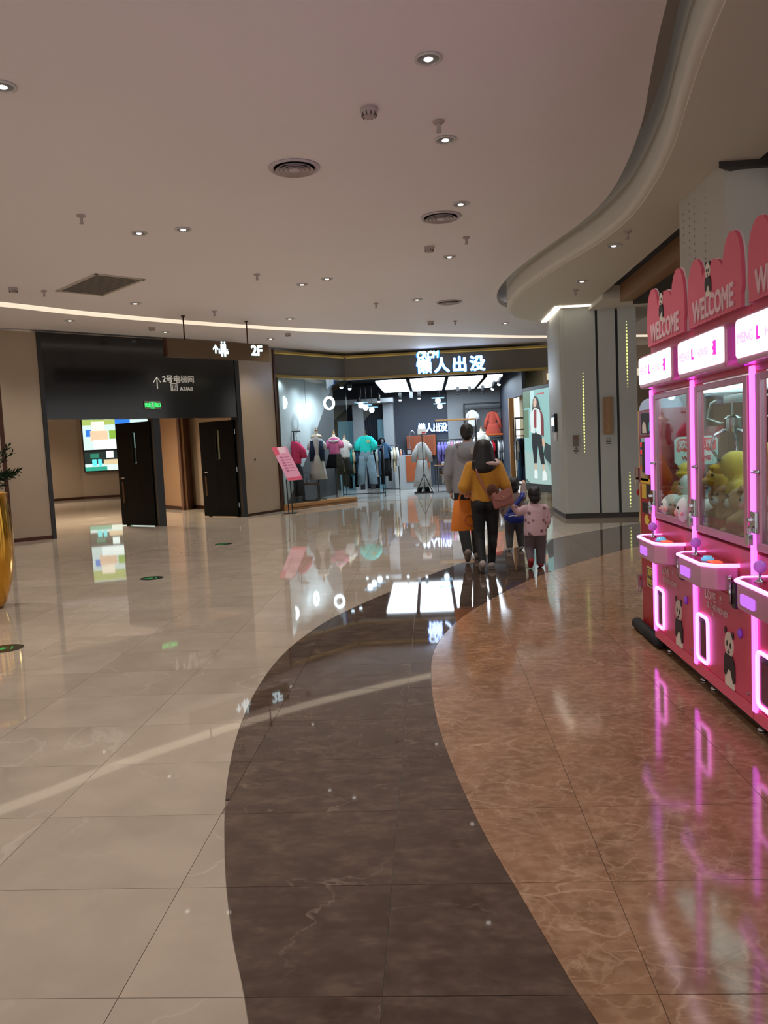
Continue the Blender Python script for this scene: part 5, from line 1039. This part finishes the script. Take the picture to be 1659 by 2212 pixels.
put(tee(.44, .5, .12, .3, .8, .02, .09, .75), zn - .62).build('cream_top', fab('ivory', (222, 216, 206)), f, smooth=True); put(skirt(.5, .55, .65, .04, .17), zn - 1.15).build('cream_skirt', fab('ivory', (222, 216, 206)), f, smooth=True)
# right-hand rack beside the poster
x0, x1 = X(1112, 24.3), X(1150, 24.3); z1 = zof(1120, 903, 24.3)
t = thing('display_rack', 'tall black rack with tees beside the fashion poster', 'rack', (0, 0, 0))
for xx in (x0, x1):
    for yy in (24.1, 24.6): Box((xx - .014, yy - .014, 0), (xx + .014, yy + .014, z1)).build('leg', BLACK, t)
for zz in (z1, z1 - .35, .25): m = MB(); m.box((x0, 24.086, zz - .014), (x1, 24.114, zz + .014)).box((x0, 24.586, zz - .014), (x1, 24.614, zz + .014)).box((x0 - .014, 24.1, zz - .014), (x0 + .014, 24.6, zz + .014)).box((x1 - .014, 24.1, zz - .014), (x1 + .014, 24.6, zz + .014)); m.build('tier', BLACK, t)
MB().tube([(x0, 24.35, 1.72), (x1, 24.35, 1.72)], .013, 8).build('bar', BLACK, t)
fill('the rack beside the poster', 1113, 1147, 24.35, 1.70, [('shirt', CW, .7), ('trousers', CB, 1.35), ('shirt', CK, .9), ('trousers', ('denim', (50, 62, 86)), 1.4), ('shirt', CR, .8), ('shirt', CW, .95), ('trousers', CK, 1.5)], 'clothes on the rack beside the poster')
# stool with a wire ring and the slanted pink board
c = at(672, 1070, 22.5); t = thing('display_stool', 'low black framed stool with a brown top in the window', 'stool', (c.x, 22.55, zb))
Box((-.25, -.16, .46), (.25, .16, .50)).build('top', mat('brown stool top', (96, 62, 46), .5), t, bevel=.005)
for sx_ in (-.22, .22):
    for sy in (-.13, .13): Box((sx_ - .018, sy - .018, .02), (sx_ + .018, sy + .018, .46)).build('leg', BLACK, t)
Box((-.24, -.15, 0), (.24, .15, .03)).build('base_frame', BLACK, t)
t = thing('wire_ring', 'thin black wire ring ornament with a small bird on stool', 'ornament', (c.x - .1, 22.5, zb + .5)); MB().tube([(.15 * cos(a), 0, .155 + .15 * sin(a)) for a in [2 * pi * i / 28 for i in range(28)]], .006, 6, closed=True).build('ring', BLACK, t); MB().tube([(0, 0, 0.005), (.0, 0, .08), (.01, 0, .18)], [.012, .02, .008], 8).build('bird', mat('pewter', (120, 120, 118), .4, .5), t)
q = [at(586, 967, 20.5), at(618, 964, 20.5), at(650, 1034, 20.12), at(622, 1038, 20.12)]
nn = (q[1] - q[0]).cross(q[3] - q[0]).normalized(); nn = nn if nn.y < 0 else -nn
t = thing('pink_board', 'slanted pink price board on two black legs by the window', 'sign stand', (0, 0, 0))
def quad_slab(fr, k0, k1, name, m):
    # fr: four (u, v) corners in board space
    P = lambda u, v: q[0] + (q[1] - q[0]) * u + (q[3] - q[0]) * v
    a = [P(u, v) + nn * k0 for u, v in fr]; b = [P(u, v) + nn * k1 for u, v in fr]
    mb = MB().add(a + b, [(0, 1, 2, 3), (7, 6, 5, 4), (0, 4, 5, 1), (1, 5, 6, 2), (2, 6, 7, 3), (3, 7, 4, 0)]); return mb.build(name, m, t)
quad_slab([(0, 0), (1, 0), (1, 1), (0, 1)], -.02, 0, 'board', mat('pink card', (232, 160, 190), .5, emit=.1))
quad_slab([(0, 0), (.45, 0), (.3, .22), (0, .26)], 0, .003, 'red_corner', mat('deep pink', (226, 90, 120), .5, emit=.08)); quad_slab([(.0, .93), (1, .90), (1, 1), (0, 1)], 0, .003, 'red_footer', MATS['deep pink'])
quad_slab([(.35, .02), (.85, .02), (.8, .18), (.4, .2)], 0, .004, 'heading', mat('pale pink', (240, 206, 218), .5, emit=.1))
for k in range(6): quad_slab([(.22, .30 + .08 * k), (.42, .30 + .08 * k), (.42, .34 + .08 * k), (.22, .34 + .08 * k)], 0, .003, 'ink_line', mat('mauve ink', (190, 110, 150), .5)); quad_slab([(.5, .31 + .08 * k), (.85, .31 + .08 * k), (.85, .325 + .08 * k), (.5, .325 + .08 * k)], 0, .003, 'ink_line', MATS['mauve ink'])
for px in (624, 632): b0 = at(px, 1103, 20.2); MB().tube([(b0.x, 20.2, .0), (b0.x - .02, 20.2, at(px, 1036, 20.2).z)], .016, 8).build('leg', BLACK, t)
Box((b0.x - .22, 20.1, 0), (b0.x + .1, 20.4, .012)).build('foot_plate', BLACK, t)
# ================================================================== PEOPLE (all walk away from the viewer, local +y is forward)
SKIN = mat('skin', (196, 150, 124), .55, var=.05); HAIR = mat('black hair', (20, 16, 15), .5, var=.3, scale=40, bump=.3)
V = Vector
def hand(m, wrist, dirv, side, s=1.0, curl=.5, thumb=None):
    """palm and five fingers, unequal and bent"""
    d = V(dirv).normalized(); n = V(side).normalized(); n = (n - d * n.dot(d)).normalized(); u = d.cross(n)   # n: palm normal (fingers curl towards it), u: across the palm
    p = V(wrist); m.capsule(p, .024 * s, p + d * .03 * s, .027 * s)
    for k in range(4):
        o = u * (k - 1.5) * .019 * s; m.capsule(p + d * .02 * s + o * .7, .015 * s, p + d * .085 * s + o, .012 * s)
        L = (.036, .043, .040, .030)[k] * s; a = p + d * .085 * s + o; d1 = (d + n * curl).normalized(); b = a + d1 * L; d2 = (d + n * curl * 2.6).normalized(); c = b + d2 * L * .8
        m.capsule(a, .0105 * s, b, .0095 * s, 8); m.capsule(b, .0095 * s, c, .008 * s, 8)
    t = u * (-1 if thumb is None else thumb); a = p + d * .022 * s + t * .026 * s; b = a + (d * .6 + t * .8 + n * .3).normalized() * .035 * s; c = b + (d + n * .5 + t * .1).normalized() * .028 * s
    m.capsule(a, .014 * s, b, .0115 * s, 8); m.capsule(b, .0115 * s, c, .009 * s, 8)
def limb(m, pts, rs):
    for a, b, ra, rb in zip(pts, pts[1:], rs, rs[1:]): m.capsule(a, ra, b, rb)
def head(m, c, s, turn=0):
    """skull with jaw, nose and ears; the face looks along +y turned by `turn`"""
    R = Matrix.Rotation(turn, 3, 'Z'); P = lambda x, y, z: V(c) + R @ V((x, y, z)) * s
    m.ball(P(0, -.005, .015), (.074 * s, .090 * s, .098 * s), 18, 12); m.ball(P(0, .03, -.045), (.055 * s, .060 * s, .062 * s), 14, 10); m.ball(P(0, .092, -.012), (.012 * s, .016 * s, .022 * s), 8, 6)
    for e in (-1, 1): m.ball(P(e * .077, -.005, -.01), (.010 * s, .022 * s, .032 * s), 8, 6)
    return P
def face(P, s, parent):
    for e in (-1, 1): MB().ball(P(e * .03, .080, .008), (.011 * s, .007 * s, .008 * s), 10, 8).build('eye', EYE, parent, smooth=True)
    MB().tube([P(-.022, .086, -.058), P(0, .090, -.061), P(.022, .086, -.058)], [.004 * s, .006 * s, .004 * s], 6).build('mouth', mat('lips', (166, 92, 84), .5), parent, smooth=True)
def shoe(m, ankle, toe, s=1.0):
    a, t = V(ankle), V(toe); d = (t - a).normalized(); m.capsule(a - d * .04 * s, .042 * s, a + d * .08 * s, .044 * s); m.capsule(a + d * .06 * s, .045 * s, t, .034 * s)
# ---------------- woman in mustard sweater
def woman():
    t = thing('person', 'woman with black bob in a mustard sweater and black leggings', 'person', (.665, 9.98, 0)); sc_ = 1.0
    hip, kn = .86, .46
    LL = [V((-.085, 0, .86)), V((-.085, .02, .47)), V((-.075, -.24, .135))]; LR = [V((.085, 0, .86)), V((.085, .08, .46)), V((.06, .10, .085))]
    sh = 1.30; AL = [V((-.165, 0, sh)), V((-.255, -.05, 1.06)), V((-.225, .17, .99))]; AR = [V((.165, 0, sh)), V((.255, -.02, 1.06)), V((.315, .04, .85))]
    m = MB(); m.ball((0, -.01, .90), (.15, .105, .11)); m.ball((0, 0, 1.10), (.125, .085, .18)); m.ball((0, 0, 1.25), (.155, .085, .11)); m.capsule((0, 0, 1.32), .055, (0, .01, 1.40), .048)
    P = head(m, (0, .015, 1.505), 1.0)
    limb(m, LL, [.082, .056, .038]); limb(m, LR, [.082, .056, .038]); limb(m, AL, [.05, .04, .026]); limb(m, AR, [.05, .04, .026])
    m.capsule(LL[2], .036, LL[2] + V((0, .09, -.08)), .03); m.capsule(LR[2], .036, LR[2] + V((0, .12, -.045)), .03)
    hand(m, AL[2], (.1, 1, -.35), (0, -.2, -1), 1, .7, 1); hand(m, AR[2], (.35, .2, -1), (1, 0, .3), 1, .55, -1)
    blob('body', m, SKIN, t, .0085, 3); face(P, 1, t)
    # hair: bob to the shoulders
    m = MB(); m.loft([(1.215, -.01, -.075, .05, .03), (1.235, -.01, -.075, .10, .055), (1.28, 0, -.07, .138, .075), (1.34, 0, -.055, .146, .095), (1.42, 0, -.04, .138, .10), (1.50, 0, -.025, .122, .105), (1.57, 0, -.01, .108, .108), (1.61, 0, -.005, .086, .09), (1.635, 0, 0, .05, .055), (1.643, 0, 0, .015, .02)], 28, fold=.02, fk=9)
    for i in range(11): x = -.12 + .024 * i; m.capsule((x, -.09, 1.36), .03, (x * 1.04 - .01, -.105 + abs(x) * .3, 1.255 + 3.2 * (x + .02) ** 2 + .022 * sin(i * 2.3)), .016)
    blob('hair', m, HAIR, t, .009, 3)
    # sweater with wide pale collar
    MUST = mat('mustard knit', (190, 132, 38), .9, var=.08, scale=60, bump=.3, sheen=.2); m = MB()
    m.loft([(.855, 0, -.005, .165, .125, .01), (.90, 0, -.005, .178, .135, .012), (1.0, 0, 0, .172, .128, .02), (1.12, 0, 0, .172, .122, .02), (1.24, 0, 0, .182, .118, 0), (1.31, 0, 0, .15, .10, 0), (1.35, 0, 0, .10, .08, 0)], 32, fk=5)
    limb(m, AL, [.078, .080, .055]); limb(m, AR, [.078, .074, .05]); m.ball(AL[1], (.08, .08, .085)); m.capsule(AL[0] * .9 + V((0, 0, .13)), .06, AL[0], .075); m.capsule(AR[0] * .9 + V((0, 0, .13)), .06, AR[0], .075)
    blob('mustard_sweater', m, MUST, t, .011, 5)
    m = MB(); m.tube([(.032 + .15 * cos(a), -.02 + .105 * sin(a), 1.345 - .012 * cos(a)) for a in [2 * pi * i / 24 for i in range(24)]], .027, 10, closed=True); m.capsule((.04, -.10, 1.355), .036, (.15, -.045, 1.352), .044); m.capsule((.15, -.045, 1.352), .04, (.175, .01, 1.345), .036); blob('pale_collar', m, mat('pale pink collar', (206, 176, 170), .8), t, .01, 4)
    # leggings
    m = MB(); m.ball((0, -.012, .87), (.168, .125, .11)); limb(m, LL, [.098, .068, .048]); limb(m, LR, [.098, .068, .048]); m.ball((-.075, -.045, .83), (.095, .1, .1)); m.ball((.075, -.045, .83), (.095, .1, .1))
    m.ball((-.085, -.035, .36), (.058, .06, .11)); m.ball((.078, .04, .33), (.058, .06, .11)); blob('black_leggings', m, mat('black leggings', (14, 14, 16), .75), t, .011, 5)
    SH = mat('off white sneaker', (168, 158, 150), .7); SOLE = mat('grey sole', (120, 108, 100), .8)
    m = MB(); a = V((-.075, -.245, .115)); m.capsule(a + V((0, -.02, .015)), .042, a + V((0, .055, -.04)), .043); m.capsule(a + V((0, .04, -.03)), .042, a + V((0, .12, -.075)), .036); blob('shoe', m, SH, t, .009, 3)
    m = MB(); m.capsule(a + V((0, -.055, -.01)), .030, a + V((0, .035, -.082)), .030); m.capsule(a + V((0, .035, -.082)), .03, a + V((0, .12, -.10)), .026); blob('sole', m, SOLE, t, .009, 3)
    m = MB(); m.capsule((.06, .08, .055), .045, (.06, .14, .05), .045); m.capsule((.06, .14, .05), .045, (.062, .27, .042), .036); blob('shoe', m, SH, t, .009, 3)
    m = MB(); m.prism([(.018, .05), (.03, .032), (.09, .032), (.102, .05), (.108, .25), (.085, .30), (.04, .30), (.016, .25)], 0, .022); m.build('sole', SOLE, t, bevel=.006)
    return t
woman()
# crossbody bag on her hip
t = thing('crossbody_bag', 'dusty rose crossbody bag hanging at the woman\'s right hip', 'bag', (.665, 9.98, 0))
ROSE = mat('dusty rose leather', (150, 92, 82), .45, var=.08)
m = MB(); m.M = Matrix.Translation((.19, -.17, .93)) @ Matrix.Rotation(-.25, 4, 'Y') @ Matrix.Rotation(.25, 4, 'Z'); m.prism([(-.13, -.045), (.13, -.045), (.13, .045), (-.13, .045)], -.13, .07); m.build('pouch', ROSE, t, bevel=.03, seg=4)
m = MB(); m.M = Matrix.Translation((.19, -.17, .93)) @ Matrix.Rotation(-.25, 4, 'Y') @ Matrix.Rotation(.25, 4, 'Z'); m.slab([(-.125, .075), (.125, .075), (.11, -.01), (0, -.055), (-.11, -.01)], -.056, -.046); m.build('flap', mat('rose leather flap', (162, 104, 92), .45), t, bevel=.004)
MB().tube([(-.115, -.075, 1.335), (-.09, -.14, 1.22), (-.03, -.152, 1.08), (.04, -.16, .93), (.075, -.165, .90)], .013, 6).build('strap', ROSE, t, smooth=True)
MB().tube([(.30, -.14, .90), (.27, -.03, 1.05), (.17, .13, 1.18), (.0, .14, 1.28), (-.10, .06, 1.375), (-.115, -.05, 1.36), (-.115, -.075, 1.335)], .012, 6).build('strap', ROSE, t, smooth=True)
blob('fur_charm', MB().ball((.075, -.20, 1.02), (.065, .05, .075)).ball((.12, -.2, .99), (.05, .045, .06)), mat('brown fur', (84, 50, 34), .95, bump=.5, scale=50), t, .012, 2)
MB().ball((.21, -.235, .93), .012, 10, 8).build('clasp', mat('brass clasp', (220, 190, 130), .25, 1), t, smooth=True)
# orange shopping bag
t = thing('shopping_bag', 'bright orange shopping bag held at the woman\'s left side', 'bag', (.395, 10.13, 0), .15)
ORG = mat('orange paper', (222, 122, 26), .55, var=.05); m = MB()
m.loft([(.50, -.01, 0, .155, .06, 0), (.53, -.01, 0, .16, .065, .01), (.7, 0, 0, .145, .06, .015), (.88, .01, 0, .125, .035, .01), (.885, .01, 0, .12, .03, .01)], 28); m.build('body', ORG, t, auto=40)
MB().tube([(.07 + .065 * cos(a), -.064, .63 + .065 * sin(a)) for a in [2 * pi * i / 20 for i in range(20)]], .006, 6, closed=True).build('round_mark', mat('rust ink', (170, 80, 40), .6), t)
for y in (-.03, .03): MB().tube([(-.05, y, .88), (-.03, y * .6, .96), (.03, 0, 1.0), (.09, y * .6, .96), (.10, y, .88)], .006, 6).build('handle', ORG, t, smooth=True)
# ---------------- man in grey hooded jacket
def man():
    t = thing('person', 'tall man in a grey hooded jacket and black trousers', 'person', (.50, 10.85, 0)); m = MB()
    LL = [V((-.095, 0, .98)), V((-.09, .02, .53)), V((-.05, -.30, .16))]; LR = [V((.095, 0, .98)), V((.10, .12, .53)), V((.10, .16, .09))]
    AL = [V((-.20, 0, 1.50)), V((-.255, -.02, 1.20)), V((-.235, .12, .97))]; AR = [V((.20, 0, 1.50)), V((.255, .0, 1.20)), V((.24, .16, .99))]
    m.ball((0, 0, 1.02), (.16, .11, .12)); m.ball((0, 0, 1.25), (.16, .10, .22)); m.ball((0, 0, 1.44), (.20, .10, .12)); m.capsule((0, 0, 1.52), .062, (.01, .01, 1.62), .058); P = head(m, (.015, .015, 1.735), 1.06, -.3)
    limb(m, LL, [.092, .062, .045]); limb(m, LR, [.092, .062, .045]); limb(m, AL, [.058, .046, .03]); limb(m, AR, [.058, .046, .03]); m.capsule(LL[2], .04, LL[2] + V((0, .1, -.1)), .034); m.capsule(LR[2], .04, LR[2] + V((0, .14, -.045)), .034)
    hand(m, AL[2], (.1, .3, -1), (1, 0, 0), 1.1, .4, 1); hand(m, AR[2], (-.1, .3, -1), (-1, 0, 0), 1.1, .4, -1); blob('body', m, SKIN, t, .0095, 3); face(P, 1.06, t)
    m = MB(); m.ball((.012, -.008, 1.765), (.092, .108, .105), 18, 12); m.ball((.008, -.045, 1.715), (.078, .066, .075), 14, 10); m.ball((.03, .05, 1.81), (.07, .06, .05)); blob('hair', m, HAIR, t, .009, 3)
    JK = mat('grey nylon jacket', (142, 143, 150), .6, var=.06, scale=20, bump=.2); m = MB()
    m.loft([(.93, 0, 0, .205, .145, .02), (1.05, 0, 0, .205, .145, .03), (1.25, 0, 0, .205, .14, .02), (1.42, 0, 0, .215, .13, .01), (1.53, 0, 0, .17, .11, 0), (1.585, 0, 0, .10, .085, 0)], 32, fk=5); limb(m, AL, [.088, .075, .055]); limb(m, AR, [.088, .075, .055]); m.capsule((-.14, 0, 1.54), .06, AL[0], .08); m.capsule((.14, 0, 1.54), .06, AR[0], .08); blob('grey_jacket', m, JK, t, .012, 4)
    m = MB(); m.ball((0, -.12, 1.49), (.135, .07, .12)); m.tube([(.115 * cos(a), -.03 + .10 * sin(a), 1.575 - .01 * sin(a)) for a in [2 * pi * i / 20 for i in range(20)]], .035, 10, closed=True); blob('hood', m, JK, t, .012, 4)
    Box((.045, -.196, 1.455), (.105, -.185, 1.535)).build('reflective_tab', mat('pale tab', (178, 170, 164), .4), t)
    m = MB(); m.ball((0, 0, .99), (.175, .12, .12)); limb(m, LL, [.11, .085, .065]); limb(m, LR, [.11, .085, .065]); blob('black_trousers', m, mat('black trousers', (16, 16, 18), .8), t, .012, 4)
    SH = mat('taupe shoe', (128, 112, 104), .7); a = V((-.05, -.31, .14)); m = MB(); m.capsule(a + V((0, -.03, .02)), .048, a + V((0, .06, -.055)), .048); m.capsule(a + V((0, .05, -.05)), .046, a + V((0, .13, -.10)), .036); blob('shoe', m, SH, t, .01, 3)
    m = MB(); m.capsule((.10, .13, .055), .052, (.10, .34, .045), .042); blob('shoe', m, SH, t, .01, 3); return t
man()
# ---------------- children
def child(label, loc, H, topmat, pantmat, shoemat, AL, AR, LL, LR, sole, topname, rz=0, hands=None, hairtop=1.0):
    s = H / 1.08; S = lambda *a: V(a) * s; t = thing('person', label, 'person', loc, rz); m = MB(); q = lambda L: [V(p) * s for p in L]; AL, AR, LL, LR = map(q, (AL, AR, LL, LR))
    m.ball(S(0, 0, .49), tuple(S(.115, .09, .09))); m.ball(S(0, 0, .65), tuple(S(.11, .085, .16))); m.ball(S(0, 0, .755), tuple(S(.125, .075, .07))); m.capsule(S(0, 0, .79), .045 * s, S(0, .005, .85), .042 * s); P = head(m, S(0, .01, .945), .98 * s)
    limb(m, LL, [.066 * s, .05 * s, .035 * s]); limb(m, LR, [.066 * s, .05 * s, .035 * s]); limb(m, AL, [.042 * s, .034 * s, .024 * s]); limb(m, AR, [.042 * s, .034 * s, .024 * s])
    for L in (LL, LR): m.capsule(L[2], .03 * s, L[2] + S(0, .07, -.03), .026 * s)
    hand(m, AL[2], AL[2] - AL[1], (0, .2, -1), .68 * s, .5, 1); hand(m, AR[2], AR[2] - AR[1], (0, 1, -.2), .68 * s, .15, -1); blob('body', m, SKIN, t, .0075, 3); face(P, .98 * s, t)
    m = MB(); m.ball(S(0, -.008, .975), tuple(S(.086, .10, .092)), 18, 12); m.ball(S(0, -.045, .915), tuple(S(.075, .055, .075)), 14, 10); blob('hair', m, HAIR, t, .008, 3)
    m = MB(); m.loft([(.43 * s, 0, 0, .145 * s, .115 * s, .03), (.5 * s, 0, 0, .15 * s, .12 * s, .02), (.65 * s, 0, 0, .142 * s, .112 * s, .01), (.76 * s, 0, 0, .135 * s, .095 * s, 0), (.815 * s, 0, 0, .085 * s, .075 * s, 0), (.84 * s, 0, 0, .062 * s, .06 * s, 0)], 28, fk=6)
    limb(m, AL, [.064 * s, .054 * s, .040 * s]); limb(m, AR, [.064 * s, .054 * s, .040 * s]); m.capsule(S(-.08, 0, .79), .04 * s, AL[0], .06 * s); m.capsule(S(.08, 0, .79), .04 * s, AR[0], .06 * s); blob(topname, m, topmat, t, .009, 4)
    m = MB(); m.ball(S(0, 0, .47), tuple(S(.125, .10, .09))); limb(m, LL, [.08 * s, .064 * s, .047 * s]); limb(m, LR, [.08 * s, .064 * s, .047 * s]); blob('trousers', m, pantmat, t, .009, 4)
    for L, up in ((LL, sole[0]), (LR, sole[1])):
        a = L[2]; m = MB()
        if up: m.capsule(a + S(0, -.035, .0), .036 * s, a + S(0, .03, -.06), .036 * s); m.capsule(a + S(0, .03, -.06), .036 * s, a + S(0, .08, -.085), .03 * s)
        else: m.capsule(V((a.x, a.y, .042 * s)) + S(0, -.01, 0), .038 * s, V((a.x, a.y + .12 * s, .036 * s)), .032 * s)
        blob('shoe', m, shoemat, t, .008, 3)
    return t
PK = mat('pink printed cotton', (206, 172, 178), .85, var=.05, scale=16)
_n, _l = PK.node_tree.nodes, PK.node_tree.links; _v = _n.new('ShaderNodeTexVoronoi'); _v.inputs['Scale'].default_value = 13; _r = _n.new('ShaderNodeValToRGB'); _r.color_ramp.elements[0].position = .24; _r.color_ramp.elements[0].color = (1, 1, 1, 1); _r.color_ramp.elements[1].position = .32; _r.color_ramp.elements[1].color = (0, 0, 0, 1)
_m = _n.new('ShaderNodeMix'); _m.data_type = 'RGBA'; _m.inputs[6].default_value = (*lin((206, 172, 178)), 1); _m.inputs[7].default_value = (*lin((120, 92, 98)), 1)
_l.new([q for q in _n if q.type == 'TEX_COORD'][0].outputs['Object'], _v.inputs['Vector']); _l.new(_v.outputs['Distance'], _r.inputs[0]); _l.new(_r.outputs[0], _m.inputs[0]); _l.new(_m.outputs[2], _n['Principled BSDF'].inputs['Base Color'])
child('toddler in a pale pink patterned jacket, mauve trousers and red shoes', (1.275, 9.98, 0), 1.05, PK, mat('mauve grey trousers', (98, 84, 90), .85), mat('red shoe', (150, 34, 40), .6),
      [(-.115, 0, .765), (-.20, .04, .73), (-.265, .02, .80)], [(.115, 0, .765), (.155, .0, .62), (.14, .10, .52)], [(-.065, 0, .47), (-.075, .06, .27), (-.08, -.08, .12)], [(.065, 0, .47), (.065, .06, .26), (.062, .06, .065)], (True, False), 'pink_jacket')
child('child with a blue bag, grey trousers and one raised hand', (1.19, 11.62, 0), 1.10, mat('grey sweatshirt', (128, 112, 108), .85), mat('grey trousers', (74, 72, 76), .85), mat('pale sneaker', (176, 170, 164), .7),
      [(-.115, 0, .765), (-.17, .02, .62), (-.14, .12, .52)], [(.115, 0, .765), (.15, .10, .80), (.165, .20, .92)], [(-.065, 0, .47), (-.07, .08, .27), (-.085, -.02, .075)], [(.065, 0, .47), (.08, .10, .27), (.09, .10, .065)], (False, False), 'grey_sweatshirt')
t = thing('blue_bag', 'royal blue sling bag across the child\'s back', 'bag', (1.19, 11.62, 0)); BLB = mat('royal blue nylon', (24, 44, 130), .5, var=.08)
blob('pouch', MB().ball((-.02, -.10, .505), (.15, .06, .095)).ball((.04, -.10, .50), (.13, .055, .09)), BLB, t, .012, 4)
m = MB(); m.tube([(-.10, -.10, .56), (.0, -.135, .68), (.10, -.115, .79), (.13, -.02, .84)], .035, 8); blob('strap', m, BLB, t, .012, 3)
text('white_print', 'SPORT', .035, WHITE, t, (-.03, -.163, .52), depth=.002) if False else MB().tube([(-.1, -.158, .525), (-.04, -.166, .535), (.03, -.162, .525)], .004, 5).build('white_print', WHITE, t)
# faint emitters are found by the paths that hit them; only the main emitters are sampled as lights
KEEP = {'magenta led tube', 'white hot led', 'cool luminous panel', 'white lightbox face', 'white ring led', 'warm led diffuser', 'glowing cabin ceiling', 'poster teal', 'slot light'}
for m_ in MATS.values():
    b_ = m_.node_tree.nodes.get('Principled BSDF')
    if b_ and b_.inputs['Emission Strength'].default_value > 0 and m_.name not in KEEP: m_.cycles.emission_sampling = 'NONE'
